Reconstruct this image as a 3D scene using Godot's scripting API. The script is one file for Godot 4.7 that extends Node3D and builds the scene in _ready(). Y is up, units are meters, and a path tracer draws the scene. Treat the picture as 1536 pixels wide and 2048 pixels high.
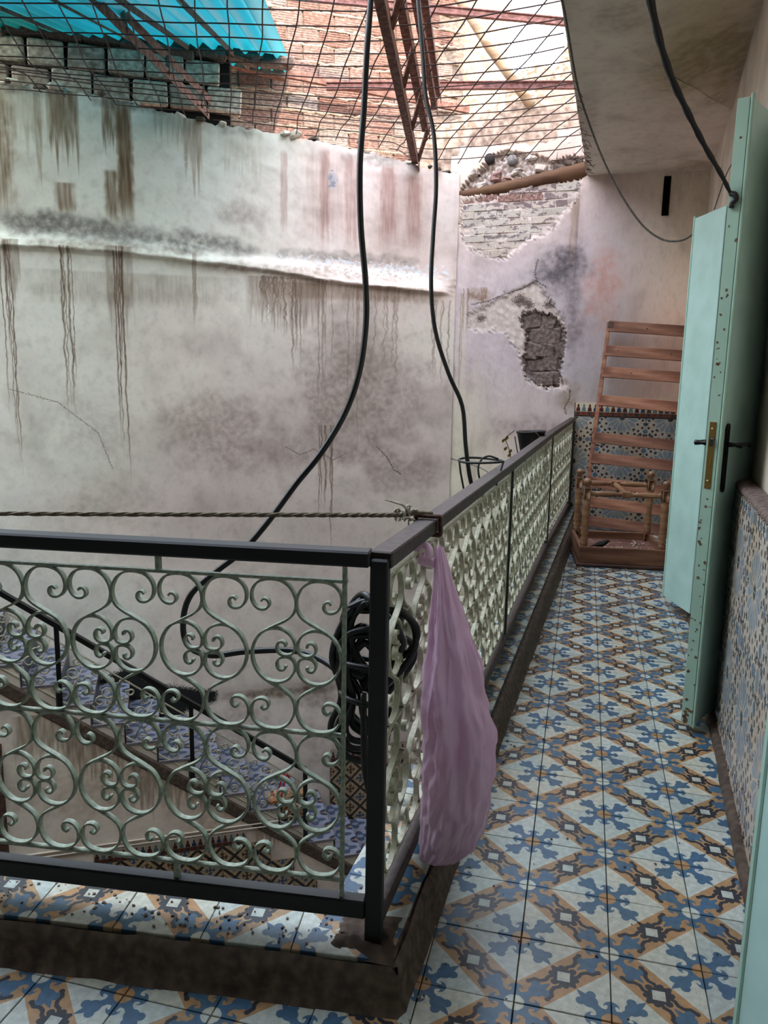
extends Node3D
# A tiled gallery above a Moroccan courtyard. Metres, y up; the gallery floor is y = 0, walkway runs along -z.

var mats := {}
var img_noise := {}
var counts := {}

# ---------------------------------------------------------------- naming helpers
func numbered(called: String) -> String:
	var n: int = counts.get(called, 0)
	counts[called] = n + 1
	return called if n == 0 else "%s_%03d" % [called, n]

func tag(o: Node3D, label: String, category: String, group := "", kind := "") -> Node3D:
	if label != "": o.set_meta("label", label)
	if category != "": o.set_meta("category", category)
	if group != "": o.set_meta("group", group)
	if kind != "": o.set_meta("kind", kind)
	return o

func thing(called: String, label: String, category: String, xf := Transform3D.IDENTITY, group := "", kind := "") -> Node3D:
	var o := Node3D.new()
	o.name = numbered(called)
	add_child(o, true)
	o.transform = xf
	return tag(o, label, category, group, kind)

func put(called: String, mesh: Mesh, m: Material, parent: Node3D, xf := Transform3D.IDENTITY, stuff := false) -> MeshInstance3D:
	var o := MeshInstance3D.new()
	o.name = called
	o.mesh = mesh
	o.material_override = m
	o.transform = xf
	o.cast_shadow = GeometryInstance3D.SHADOW_CASTING_SETTING_ON
	if stuff: o.set_meta("kind", "stuff")
	parent.add_child(o, true)
	return o

# a piece of a part; xf is given in the thing's own frame
func sub(called: String, mesh: Mesh, m: Material, part: MeshInstance3D, xf := Transform3D.IDENTITY) -> MeshInstance3D:
	return put(called, mesh, m, part, part.transform.affine_inverse() * xf)

# ---------------------------------------------------------------- mesh helpers
func flat_st() -> SurfaceTool:
	var st := SurfaceTool.new()
	st.begin(Mesh.PRIMITIVE_TRIANGLES)
	st.set_smooth_group(-1)
	return st

func soft_st() -> SurfaceTool:
	var st := SurfaceTool.new()
	st.begin(Mesh.PRIMITIVE_TRIANGLES)
	st.set_smooth_group(0)
	return st

func fin(st: SurfaceTool) -> ArrayMesh:
	st.generate_normals()
	return st.commit()

func tri(st: SurfaceTool, a: Vector3, b: Vector3, c: Vector3, ua := Vector2.ZERO, ub := Vector2.ZERO, uc := Vector2.ZERO) -> void:
	st.set_uv(ua); st.add_vertex(a)
	st.set_uv(ub); st.add_vertex(b)
	st.set_uv(uc); st.add_vertex(c)

# a b c d clockwise seen from the front
func quad(st: SurfaceTool, a: Vector3, b: Vector3, c: Vector3, d: Vector3, ua := Vector2.ZERO, ub := Vector2.ZERO, uc := Vector2.ZERO, ud := Vector2.ZERO) -> void:
	tri(st, a, b, c, ua, ub, uc)
	tri(st, a, c, d, ua, uc, ud)

# box with chamfered edges; uv of every face 0..1 from its own span
func cbox(st: SurfaceTool, c: Vector3, s: Vector3, bev := 0.003, basis := Basis.IDENTITY, jit := 0.0, seed_ := 0) -> void:
	var h := s * 0.5
	var b: float = minf(bev, minf(h.x, minf(h.y, h.z)) * 0.9)
	var off := []
	if jit > 0.0:
		var rng := RandomNumberGenerator.new()
		rng.seed = seed_ + 17
		for i in 8:
			off.append(Vector3(rng.randf_range(-jit, jit), rng.randf_range(-jit, jit), rng.randf_range(-jit, jit)))
	var pt := func(sx: int, sy: int, sz: int, ax: int) -> Vector3:
		var p := Vector3(sx * (h.x - (0.0 if ax == 0 else b)), sy * (h.y - (0.0 if ax == 1 else b)), sz * (h.z - (0.0 if ax == 2 else b)))
		if jit > 0.0:
			p += off[(1 if sx > 0 else 0) + (2 if sy > 0 else 0) + (4 if sz > 0 else 0)]
		return c + basis * p
	var uvz := func(p: Vector3, ax: int) -> Vector2:
		var q: Vector3 = basis.inverse() * (p - c)
		if ax == 0: return Vector2(q.z / s.z + 0.5, 0.5 - q.y / s.y)
		if ax == 1: return Vector2(q.x / s.x + 0.5, q.z / s.z + 0.5)
		return Vector2(q.x / s.x + 0.5, 0.5 - q.y / s.y)
	for ax in 3:
		for sg in [-1, 1]:
			var v := []
			for k in 4:
				var p := [0, 0, 0]
				var u: int = -1 if (k == 0 or k == 3) else 1
				var w: int = -1 if k < 2 else 1
				p[ax] = sg
				p[(ax + 1) % 3] = u
				p[(ax + 2) % 3] = w
				v.append(pt.call(p[0], p[1], p[2], ax))
			if sg > 0: v.reverse()
			quad(st, v[0], v[1], v[2], v[3], uvz.call(v[0], ax), uvz.call(v[1], ax), uvz.call(v[2], ax), uvz.call(v[3], ax))
	if b <= 0.0: return
	for ax in 3:            # edge strips, running along axis ax
		var a1 := (ax + 1) % 3
		var a2 := (ax + 2) % 3
		for s1 in [-1, 1]:
			for s2 in [-1, 1]:
				var lo := [0, 0, 0]; var hi := [0, 0, 0]
				lo[ax] = -1; hi[ax] = 1
				lo[a1] = s1; hi[a1] = s1; lo[a2] = s2; hi[a2] = s2
				var v := [pt.call(lo[0], lo[1], lo[2], a1), pt.call(hi[0], hi[1], hi[2], a1), pt.call(hi[0], hi[1], hi[2], a2), pt.call(lo[0], lo[1], lo[2], a2)]
				if s1 * s2 > 0: v.reverse()
				quad(st, v[0], v[1], v[2], v[3])
	for sx in [-1, 1]:
		for sy in [-1, 1]:
			for sz in [-1, 1]:
				var a: Vector3 = pt.call(sx, sy, sz, 0)
				var b2: Vector3 = pt.call(sx, sy, sz, 1)
				var c2: Vector3 = pt.call(sx, sy, sz, 2)
				if sx * sy * sz > 0: tri(st, a, c2, b2)
				else: tri(st, a, b2, c2)

func bevel_box(s: Vector3, bev := 0.003, jit := 0.0, seed_ := 0) -> ArrayMesh:
	var st := flat_st()
	cbox(st, Vector3.ZERO, s, bev, Basis.IDENTITY, jit, seed_)
	return fin(st)

func smooth_path(pts: Array, per := 6, closed := false) -> Array:
	var out := []
	var n := pts.size()
	var last := n if closed else n - 1
	for i in last:
		var p0 = pts[(i - 1 + n) % n] if (closed or i > 0) else pts[0] * 2.0 - pts[1]
		var p1 = pts[i]
		var p2 = pts[(i + 1) % n]
		var p3 = pts[(i + 2) % n] if (closed or i + 2 < n) else pts[n - 1] * 2.0 - pts[n - 2]
		for k in per:
			out.append(p1.cubic_interpolate(p2, p0, p3, float(k) / per))
	if not closed: out.append(pts[n - 1])
	return out

# swept round section; r is a number or an array of radii
func tube(st: SurfaceTool, pts: Array, r, sides := 8, closed := false, squash := 1.0) -> void:
	var n := pts.size()
	if n < 2: return
	var t0: Vector3 = (pts[1] - pts[0]).normalized()
	var up := Vector3.UP if absf(t0.y) < 0.9 else Vector3.RIGHT
	var nx := up.cross(t0).normalized()
	var rings := []
	for i in n:
		var a: Vector3 = pts[maxi(i - 1, 0)] if not closed else pts[(i - 1 + n) % n]
		var b: Vector3 = pts[mini(i + 1, n - 1)] if not closed else pts[(i + 1) % n]
		var t := (b - a).normalized()
		nx = (nx - t * nx.dot(t)).normalized()
		var ny := t.cross(nx)
		var rr: float = r[i] if r is Array else r
		var ring := []
		for k in sides:
			var an := TAU * k / sides
			ring.append(pts[i] + (nx * cos(an) + ny * sin(an) * squash) * rr)
		rings.append(ring)
	for i in (n if closed else n - 1):
		var p: Array = rings[i]
		var q: Array = rings[(i + 1) % n]
		for k in sides:
			var k2 := (k + 1) % sides
			quad(st, p[k], q[k], q[k2], p[k2], Vector2(float(k) / sides, i), Vector2(float(k) / sides, i + 1), Vector2(float(k + 1) / sides, i + 1), Vector2(float(k + 1) / sides, i))
	if not closed:
		for e in 2:
			var ring: Array = rings[0] if e == 0 else rings[n - 1]
			var c: Vector3 = pts[0] if e == 0 else pts[n - 1]
			for k in sides:
				var k2 := (k + 1) % sides
				if e == 0: tri(st, c, ring[k], ring[k2])
				else: tri(st, c, ring[k2], ring[k])

func tube_mesh(pts: Array, r, sides := 8, closed := false) -> ArrayMesh:
	var st := soft_st()
	tube(st, pts, r, sides, closed)
	return fin(st)

# turned shape about y; profile = [radius, height] from bottom to top
func lathe(st: SurfaceTool, prof: Array, seg := 16, xf := Transform3D.IDENTITY) -> void:
	for i in prof.size() - 1:
		var a: Vector2 = prof[i]
		var b: Vector2 = prof[i + 1]
		for k in seg:
			var t0 := TAU * k / seg
			var t1 := TAU * (k + 1) / seg
			var p0 := xf * Vector3(cos(t0) * a.x, a.y, sin(t0) * a.x)
			var p1 := xf * Vector3(cos(t1) * a.x, a.y, sin(t1) * a.x)
			var q0 := xf * Vector3(cos(t0) * b.x, b.y, sin(t0) * b.x)
			var q1 := xf * Vector3(cos(t1) * b.x, b.y, sin(t1) * b.x)
			quad(st, p0, p1, q1, q0)

# flat strip bent along a 2D path in the xy plane: w deep along z, t thick in the plane
func ribbon(st: SurfaceTool, pts: Array, w: float, t: float) -> void:
	var n := pts.size()
	var rows := []
	for i in n:
		var a: Vector2 = pts[maxi(i - 1, 0)]
		var b: Vector2 = pts[mini(i + 1, n - 1)]
		var d := (b - a).normalized()
		var nn := Vector2(-d.y, d.x) * t * 0.5
		var p: Vector2 = pts[i]
		rows.append([Vector3(p.x + nn.x, p.y + nn.y, w / 2), Vector3(p.x - nn.x, p.y - nn.y, w / 2), Vector3(p.x - nn.x, p.y - nn.y, -w / 2), Vector3(p.x + nn.x, p.y + nn.y, -w / 2)])
	for i in n - 1:
		for k in 4:
			var k2 := (k + 1) % 4
			st.set_smooth_group(k)
			quad(st, rows[i][k], rows[i + 1][k], rows[i + 1][k2], rows[i][k2])
	st.set_smooth_group(-1)
	quad(st, rows[0][0], rows[0][1], rows[0][2], rows[0][3])
	quad(st, rows[n - 1][3], rows[n - 1][2], rows[n - 1][1], rows[n - 1][0])

# surface over a grid: f(u, v) -> point, u right, v down when seen from the front
func sheet(nu: int, nv: int, f: Callable, soft := true) -> ArrayMesh:
	var st := soft_st() if soft else flat_st()
	var pts := []
	for j in nv + 1:
		var row := []
		for i in nu + 1:
			row.append(f.call(float(i) / nu, float(j) / nv))
		pts.append(row)
	for j in nv:
		for i in nu:
			var u0 := float(i) / nu; var u1 := float(i + 1) / nu
			var v0 := float(j) / nv; var v1 := float(j + 1) / nv
			quad(st, pts[j][i], pts[j][i + 1], pts[j + 1][i + 1], pts[j + 1][i], Vector2(u0, v0), Vector2(u1, v0), Vector2(u1, v1), Vector2(u0, v1))
	return fin(st)

# upright prism over a polygon in x/z; uv from the given origin and size
func prism(st: SurfaceTool, poly: PackedVector2Array, y0: float, y1: float, uvo := Vector2.ZERO, uvs := 1.0, bev := 0.0, bottom := true) -> void:
	var p := poly
	if Geometry2D.is_polygon_clockwise(p):
		p = p.duplicate()
		p.reverse()
	var top := p
	if bev > 0.0:
		var o := Geometry2D.offset_polygon(p, -bev, Geometry2D.JOIN_MITER)
		if o.size() == 1 and o[0].size() == p.size():
			top = PackedVector2Array()
			for q in p:
				var best: Vector2 = o[0][0]
				for r in o[0]:
					if q.distance_to(r) < q.distance_to(best): best = r
				top.append(best)
		else:
			bev = 0.0
	var idx := Geometry2D.triangulate_polygon(top)
	for k in range(0, idx.size(), 3):
		var a := top[idx[k]]; var b := top[idx[k + 1]]; var c := top[idx[k + 2]]
		if (b - a).cross(c - a) < 0.0:
			var s := b; b = c; c = s
		tri(st, Vector3(a.x, y1, a.y), Vector3(b.x, y1, b.y), Vector3(c.x, y1, c.y), (a - uvo) / uvs, (b - uvo) / uvs, (c - uvo) / uvs)
		if bottom: tri(st, Vector3(a.x, y0, a.y), Vector3(c.x, y0, c.y), Vector3(b.x, y0, b.y))
	var n := p.size()
	for k in n:
		var a := p[k]; var b := p[(k + 1) % n]
		var ym := y1 - bev
		quad(st, Vector3(a.x, y0, a.y), Vector3(b.x, y0, b.y), Vector3(b.x, ym, b.y), Vector3(a.x, ym, a.y), (a - uvo) / uvs, (b - uvo) / uvs, (b - uvo) / uvs, (a - uvo) / uvs)
		if bev > 0.0:
			var c := top[k]; var d := top[(k + 1) % n]
			quad(st, Vector3(a.x, ym, a.y), Vector3(b.x, ym, b.y), Vector3(d.x, y1, d.y), Vector3(c.x, y1, c.y), (a - uvo) / uvs, (b - uvo) / uvs, (d - uvo) / uvs, (c - uvo) / uvs)

func poly2(a: Array) -> PackedVector2Array:
	var out := PackedVector2Array()
	for i in range(0, a.size(), 2): out.append(Vector2(a[i], a[i + 1]))
	return out

func frame(o: Vector3, x: Vector3) -> Transform3D:     # local x along the wall, y up, z out of it
	var xx := x.normalized()
	return Transform3D(Basis(xx, Vector3.UP, xx.cross(Vector3.UP)), o)

# ---------------------------------------------------------------- materials
func noise(seed_: int, freq: float, oct := 4, kind := FastNoiseLite.TYPE_SIMPLEX_SMOOTH) -> FastNoiseLite:
	var n := FastNoiseLite.new()
	n.seed = seed_
	n.frequency = freq
	n.noise_type = kind
	n.fractal_octaves = oct
	return n

# a seamless mottled picture between two tones, made once per key
func mottle(key: String, seed_: int, freq: float, lo: Color, hi: Color, size := 256, stretch := 1.0, pow_ := 1.0) -> ImageTexture:
	if img_noise.has(key): return img_noise[key]
	var n := noise(seed_, freq, 5)
	var im := n.get_seamless_image(int(size / stretch), size, false, false, 0.2)
	if stretch != 1.0: im.resize(size, size, Image.INTERPOLATE_CUBIC)
	im.convert(Image.FORMAT_L8)
	var d := im.get_data()
	var out := PackedByteArray()
	out.resize(d.size() * 3)
	for i in d.size():
		var t := pow(clampf(d[i] / 255.0 * 1.3 - 0.15, 0.0, 1.0), pow_)
		var c := lo.lerp(hi, t)
		out[i * 3] = int(c.r * 255); out[i * 3 + 1] = int(c.g * 255); out[i * 3 + 2] = int(c.b * 255)
	var tx := ImageTexture.create_from_image(Image.create_from_data(size, size, false, Image.FORMAT_RGB8, out))
	img_noise[key] = tx
	return tx

func mat(c: Color, rough := 0.8, metal := 0.0) -> StandardMaterial3D:
	var m := StandardMaterial3D.new()
	m.albedo_color = c
	m.roughness = rough
	m.metallic = metal
	m.cull_mode = BaseMaterial3D.CULL_DISABLED
	return m

func tri_mat(c: Color, tex: Texture2D, scale: float, rough := 0.8, metal := 0.0, world := true) -> StandardMaterial3D:
	var m := mat(c, rough, metal)
	m.albedo_texture = tex
	m.uv1_triplanar = true
	m.uv1_world_triplanar = world
	m.uv1_scale = Vector3.ONE * scale
	return m

func tex_mat(tex: Texture2D, c := Color.WHITE, rough := 0.8) -> StandardMaterial3D:
	var m := mat(c, rough)
	m.albedo_texture = tex
	return m

# ---------------------------------------------------------------- painted prints (tile designs, stains)
func seg_d(p: Vector2, a: Vector2, b: Vector2) -> float:
	var ab := b - a
	var t := clampf((p - a).dot(ab) / ab.length_squared(), 0.0, 1.0)
	return p.distance_to(a + ab * t)

func path_d(p: Vector2, pts: Array) -> float:
	var d := 9.0
	for i in pts.size() - 1: d = minf(d, seg_d(p, pts[i], pts[i + 1]))
	return d

func paint(n: int, m: int, f: Callable) -> ImageTexture:
	var out := PackedByteArray()
	out.resize(n * m * 3)
	var i := 0
	for y in m:
		for x in n:
			var c: Color = f.call((x + 0.5) / n, (y + 0.5) / m)
			out[i] = int(clampf(c.r, 0, 1) * 255); out[i + 1] = int(clampf(c.g, 0, 1) * 255); out[i + 2] = int(clampf(c.b, 0, 1) * 255)
			i += 3
	var im := Image.create_from_data(n, m, false, Image.FORMAT_RGB8, out)
	im.generate_mipmaps()
	return ImageTexture.create_from_image(im)

# the cement floor tile: an ochre band across one diagonal with a black hooked motif, quarter flowers at the corners
func floor_tile_tex() -> ImageTexture:
	var wear := noise(3, 0.02, 4)
	var spots := noise(9, 0.09, 2)
	var white := Color(0.71, 0.73, 0.69)
	var tan_ := Color(0.64, 0.50, 0.34)
	var blue := Color(0.235, 0.37, 0.475)
	var black := Color(0.13, 0.14, 0.17)
	var horn := [Vector2(0.12, 0.12), Vector2(0.28, 0.17), Vector2(0.40, 0.13), Vector2(0.52, 0.17), Vector2(0.60, 0.28), Vector2(0.74, 0.30)]
	var curl := [Vector2(0.64, 0.17), Vector2(0.54, 0.19), Vector2(0.44, 0.215), Vector2(0.355, 0.185), Vector2(0.345, 0.125), Vector2(0.40, 0.11)]
	return paint(352, 352, func(u: float, v: float) -> Color:
		var x := u * 2.0 - 1.0
		var y := v * 2.0 - 1.0
		var nz := wear.get_noise_2d(u * 352, v * 352)
		var a := absf(x - y) * 0.7071     # towards the ochre corners (1,-1), (-1,1)
		var b := absf(x + y) * 0.7071     # towards the white corners (1,1), (-1,-1)
		var on_band := b < 0.41
		var c := tan_ if on_band else white
		# corner flowers, folded to one quarter: p, q measured from the nearest corner along the edges
		var p := Vector2(1.0 - absf(x), 1.0 - absf(y))
		if p.y > p.x: p = Vector2(p.y, p.x)
		var r := p.length()
		if r < 1.1:
			var petal := r < 0.41 or p.distance_to(Vector2(0.38, 0.0)) < 0.17
			petal = petal or p.distance_to(Vector2(0.44, 0.44)) < 0.17 or p.distance_to(Vector2(0.63, 0.42)) < 0.105
			petal = petal or seg_d(p, Vector2(0.5, 0.5), Vector2(0.70, 0.70)) < 0.16 * (1.0 - clampf((p.x + p.y) * 0.5 - 0.4, 0, 0.30) / 0.34)
			petal = petal or seg_d(p, Vector2(0.2, 0.2), Vector2(0.44, 0.44)) < 0.085
			if petal: c = blue
			if r < 0.72 and path_d(p, curl) < 0.034: c = tan_ if on_band else white
			var centre := pow(p.x / 0.21, 3.0) + pow(p.y / 0.17, 3.0) < 1.0
			if centre: c = white if x * y < 0.0 else tan_
		if on_band and a < 0.85:
			var s := Vector2(a, b)
			var m := s.distance_to(Vector2(0.0, 0.24)) < 0.095 or s.distance_to(Vector2(0.27, 0.0)) < 0.085 or (s.x + s.y < 0.31) or s.distance_to(Vector2(0.15, 0.22)) < 0.075
			m = m or path_d(s, horn) < 0.044 or s.distance_to(Vector2(0.75, 0.30)) < 0.06 or s.distance_to(Vector2(0.0, 0.33)) < 0.05
			if m: c = black
			if maxf(absf(x), absf(y)) < 0.135: c = white
		c = c * (0.93 + 0.12 * nz)
		if spots.get_noise_2d(u * 352, v * 352) > 0.62: c = c.lerp(Color(0.38, 0.35, 0.3), 0.5)
		return c)

# wall tile: a quarter of a sixteen-petal rosette with stars and hexagons between
func rosette_tile_tex() -> ImageTexture:
	var wear := noise(5, 0.03, 3)
	var cream := Color(0.76, 0.72, 0.66)
	var pale := Color(0.56, 0.60, 0.63)
	var teal := Color(0.42, 0.49, 0.54)
	var dark := Color(0.20, 0.22, 0.25)
	var brown := Color(0.33, 0.23, 0.22)
	var star := func(p: Vector2, c: Vector2, rad: float) -> bool:
		var d := p - c
		var k := cos(fposmod(d.angle() * 5.0, TAU))
		return d.length() < rad * (0.72 + 0.30 * k)
	return paint(320, 320, func(u: float, v: float) -> Color:
		var p := Vector2(u, 1.0 - v)
		if p.y > p.x: p = Vector2(p.y, p.x)
		var r := p.length()
		var c := cream
		var th := p.angle()
		var step := TAU / 16.0
		var k := roundf((th - step * 0.5) / step) * step + step * 0.5
		var dr := p.dot(Vector2(cos(k), sin(k)))
		var dt := absf(p.dot(Vector2(-sin(k), cos(k))))
		if r < 0.115 + 0.02 * cos(th * 16.0): c = dark
		elif dr > 0.17 and dr < 0.70:
			var wdt := 0.012 + 0.082 * pow(clampf((dr - 0.17) / 0.37, 0, 1), 0.9)
			if dr > 0.54: wdt *= clampf((0.70 - dr) / 0.16, 0, 1)
			if dt < wdt - 0.008: c = pale if dr > 0.28 else pale.lerp(Color(0.6, 0.62, 0.62), 0.5)
		# ring of stars and hexagons
		for j in 3:
			var an := step * j
			var ctr := Vector2(cos(an), sin(an)) * 0.72
			if j % 2 == 0:
				if star.call(p, ctr, 0.088): c = dark
			elif p.distance_to(ctr) < 0.052: c = brown
		for q in [Vector2(0.87, 0.09), Vector2(0.87, 0.42), Vector2(0.70, 0.56)]:
			if p.distance_to(q) < 0.056: c = brown
		if star.call(p, Vector2(0.97, 0.26), 0.095): c = dark
		if star.call(p, Vector2(0.80, 0.72), 0.095): c = dark
		var e := p - Vector2(1.0, 0.0)
		if absf(e.x) + absf(e.y) * 0.7 < 0.10: c = teal
		var f2 := p - Vector2(1.0, 0.58)
		if f2.length() < 0.105: c = Color(0.40, 0.48, 0.56)
		var g := p - Vector2(1.0, 1.0)
		if g.length() < 0.16: c = pale
		elif g.length() < 0.19: c = cream
		elif p.distance_to(Vector2(0.95, 0.75)) < 0.05: c = brown
		return c * (0.95 + 0.12 * wear.get_noise_2d(u * 320, v * 320)))

# frieze tile: stepped finials in turn red-brown, blue, with a row of lozenges below
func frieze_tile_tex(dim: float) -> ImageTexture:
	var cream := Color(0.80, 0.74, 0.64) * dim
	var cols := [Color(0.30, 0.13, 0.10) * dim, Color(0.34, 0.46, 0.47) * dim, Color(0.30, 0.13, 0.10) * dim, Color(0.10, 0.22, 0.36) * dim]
	return paint(256, 160, func(u: float, v: float) -> Color:
		var s := u * 4.0
		var k := int(s) % 4
		var x := absf(s - floorf(s) - 0.5) * 2.0
		var c := cream
		if v > 0.10 and v < 0.66:
			var t := (v - 0.10) / 0.56
			var w := 0.16 if t < 0.2 else (0.36 if t < 0.42 else (0.22 if t < 0.5 else 0.66))
			if t < 0.2: w = 0.22 * t / 0.2
			if t >= 0.5: w = lerpf(0.5, 0.74, sin((t - 0.5) * PI))
			if x < w: c = cols[k]
		elif v > 0.68 and v < 0.94:
			var d := absf((v - 0.81) / 0.13)
			c = Color(0.42, 0.25, 0.18) * dim
			if x + d < 0.75: c = Color(0.13, 0.16, 0.2) * dim if k % 2 == 0 else Color(0.42, 0.13, 0.1) * dim
		elif v >= 0.94: c = Color(0.18, 0.15, 0.14) * dim
		return c)

# lower wall tile: dark lattice on both diagonals with a leafy cross in each lozenge
func lattice_tile_tex() -> ImageTexture:
	var wear := noise(15, 0.03, 3)
	return paint(224, 224, func(u: float, v: float) -> Color:
		var c := Color(0.70, 0.60, 0.46)
		# two lozenges per tile side
		var a := fposmod((u + v) * 1.0, 1.0)
		var b := fposmod((u - v) * 1.0, 1.0)
		var ea := minf(a, 1.0 - a)
		var eb := minf(b, 1.0 - b)
		var p := Vector2(a - 0.5, b - 0.5)
		var q := Vector2(absf(p.x + p.y), absf(p.x - p.y)) * 0.7071
		if q.y > q.x: q = Vector2(q.y, q.x)
		var blue := (int(floorf(u + v)) + int(floorf(u - v + 4.0))) % 2 == 0
		var leaf := Color(0.20, 0.30, 0.42) if blue else Color(0.30, 0.22, 0.13)
		if q.distance_to(Vector2(0.17, 0.0)) < 0.075 or q.distance_to(Vector2(0.26, 0.0)) < 0.05 or q.length() < 0.10 or q.distance_to(Vector2(0.22, 0.09)) < 0.045: c = leaf
		if minf(ea, eb) < 0.075: c = Color(0.13, 0.12, 0.11)
		elif minf(ea, eb) < 0.10: c = Color(0.62, 0.5, 0.36)
		return c * (0.92 + 0.2 * wear.get_noise_2d(u * 224, v * 224)))

# blue and white stair / courtyard tile
func stair_tile_tex() -> ImageTexture:
	return paint(192, 192, func(u: float, v: float) -> Color:
		var p := Vector2(u - 0.5, v - 0.5)
		var c := Color(0.52, 0.53, 0.57)
		var r := p.length()
		var an := p.angle()
		if r < 0.30 + 0.10 * cos(an * 4.0): c = Color(0.26, 0.30, 0.38)
		if r < 0.12: c = Color(0.5, 0.52, 0.55)
		var q := Vector2(0.5 - absf(p.x), 0.5 - absf(p.y))
		if q.length() < 0.24: c = Color(0.17, 0.20, 0.27)
		if q.length() < 0.10: c = Color(0.55, 0.45, 0.34)
		return c)

# -- stained plaster: a base of slow tones, then stains laid on one by one. x0 / ytop: the wall's own metres at the picture's corner
func stain(im: Image, ppm: float, x0: float, ytop: float, s: Array, col: Color, seed_: int) -> void:
	var w := maxi(3, int(s[2] * ppm))
	var h := maxi(3, int(s[3] * ppm))
	var px := int((s[0] - x0) * ppm)
	var py := int((ytop - s[1]) * ppm)
	var kind: int = s[4]
	var al: float = s[6]
	var rng := RandomNumberGenerator.new()
	rng.seed = seed_
	var n1 := noise(seed_, 1.0, 3)
	var out := PackedByteArray()
	out.resize(w * h * 4)
	var cols := []
	var lines := []
	if kind == 1:
		for k in int(clampf(s[2] * 34.0, 3, 14)): lines.append([rng.randf_range(0.12, 0.88), rng.randf_range(0.35, 1.0), rng.randf_range(0.004, 0.013), rng.randf() * 50.0])
	for x in w:
		var wx: float = s[0] + x / ppm
		cols.append(n1.get_noise_1d(wx * 28.0) * 0.5 + 0.5)
	var cr := int(col.r * 255); var cg := int(col.g * 255); var cb := int(col.b * 255)
	var i := 0
	for y in h:
		var v := float(y) / h
		for x in w:
			var u := float(x) / w
			var a := 0.0
			var wx: float = s[0] + x / ppm
			var wy: float = s[1] - y / ppm
			match kind:
				0:
					var len_: float = 0.3 + 0.75 * cols[x]
					a = smoothstep(len_, len_ - 0.25, v) * smoothstep(0.0, 0.12, u) * smoothstep(1.0, 0.88, u) * (0.7 + 0.5 * n1.get_noise_2d(wx * 25.0, wy * 3.0))
				1:
					for L in lines:
						var c: float = L[0] + (n1.get_noise_2d(v * 5.0, L[3]) * 0.10 + n1.get_noise_2d(v * 22.0, L[3]) * 0.03)
						var d: float = absf(u - c) * s[2]
						if v < L[1]: a = maxf(a, smoothstep(L[2], L[2] * 0.3, d) * (0.55 + 0.6 * absf(n1.get_noise_2d(v * 9.0, L[3] + 9.0))) * smoothstep(L[1], L[1] * 0.6, v))
				2:
					var e := Vector2(u * 2.0 - 1.0, v * 2.0 - 1.0).length() + 0.45 * n1.get_noise_2d(wx * 4.0, wy * 4.0)
					a = smoothstep(1.0, 0.25, e) * (0.7 + 0.6 * n1.get_noise_2d(wx * 14.0, wy * 14.0))
				3:
					var uu: float = u + 0.10 * n1.get_noise_2d(wx * 9.0, wy * 7.0)
					a = smoothstep(0.0, 0.3, uu) * smoothstep(1.0, 0.7, uu) * smoothstep(0.0, 0.08, v) * smoothstep(1.0, 0.45 + 0.4 * cols[x], v) * (0.75 + 0.45 * n1.get_noise_2d(wx * 30.0, wy * 2.5))
				4:      # hard flakes
					var e := Vector2(u * 2.0 - 1.0, v * 2.0 - 1.0).length()
					a = 1.0 if n1.get_noise_2d(wx * 18.0, wy * 26.0) - e * 0.35 > -0.12 else 0.0
			out[i] = cr; out[i + 1] = cg; out[i + 2] = cb
			out[i + 3] = int(clampf(a * al, 0.0, 1.0) * 255)
			i += 4
	var src := Image.create_from_data(w, h, false, Image.FORMAT_RGBA8, out)
	im.blend_rect(src, Rect2i(0, 0, w, h), Vector2i(px, py))

func base_plaster(w: int, h: int, tones: Array, cols: int, seed_: int) -> Image:
	var rows: int = tones.size() / cols
	var lo := Image.create(cols, rows, false, Image.FORMAT_RGBA8)
	for j in rows:
		for i in cols: lo.set_pixel(i, j, tones[j * cols + i])
	lo.resize(w / 8, h / 8, Image.INTERPOLATE_CUBIC)
	lo.resize(w, h, Image.INTERPOLATE_BILINEAR)
	# mottling at three sizes
	for k in 3:
		var n := noise(seed_ + k, [0.012, 0.05, 0.16][k], 4)
		var nw := mini(w, 512)
		var nh := mini(h, 768)
		var im := n.get_image(nw, nh)
		im.convert(Image.FORMAT_L8)
		var d := im.get_data()
		var out := PackedByteArray()
		out.resize(d.size() * 4)
		for i in d.size():
			var t := d[i] / 255.0
			var dark := t < 0.5
			out[i * 4] = 70 if dark else 235; out[i * 4 + 1] = 56 if dark else 230; out[i * 4 + 2] = 50 if dark else 224
			out[i * 4 + 3] = int(pow(absf(t - 0.5) * 2.0, 1.4) * [48.0, 30.0, 20.0][k])
		var ov := Image.create_from_data(nw, nh, false, Image.FORMAT_RGBA8, out)
		ov.resize(w, h, Image.INTERPOLATE_CUBIC)
		lo.blend_rect(ov, Rect2i(0, 0, w, h), Vector2i.ZERO)
	return lo

# thin dark crack as a chain of short strokes
func crack(im: Image, ppm: float, x0: float, ytop: float, pts: Array, col: Color, seed_: int, wdt := 1.2) -> void:
	var rng := RandomNumberGenerator.new()
	rng.seed = seed_
	for i in pts.size() - 1:
		var a: Vector2 = pts[i]
		var b: Vector2 = pts[i + 1]
		var n := int(a.distance_to(b) * ppm) + 1
		for k in n:
			var p := a.lerp(b, float(k) / n) + Vector2(rng.randfn(0, 0.003), rng.randfn(0, 0.003))
			var px := (p.x - x0) * ppm
			var py := (ytop - p.y) * ppm
			for dx in range(0, int(ceil(wdt))):
				var X := int(px) + dx
				var Y := int(py)
				if X >= 0 and Y >= 0 and X < im.get_width() and Y < im.get_height(): im.set_pixel(X, Y, im.get_pixel(X, Y).lerp(col, 0.7))

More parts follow.
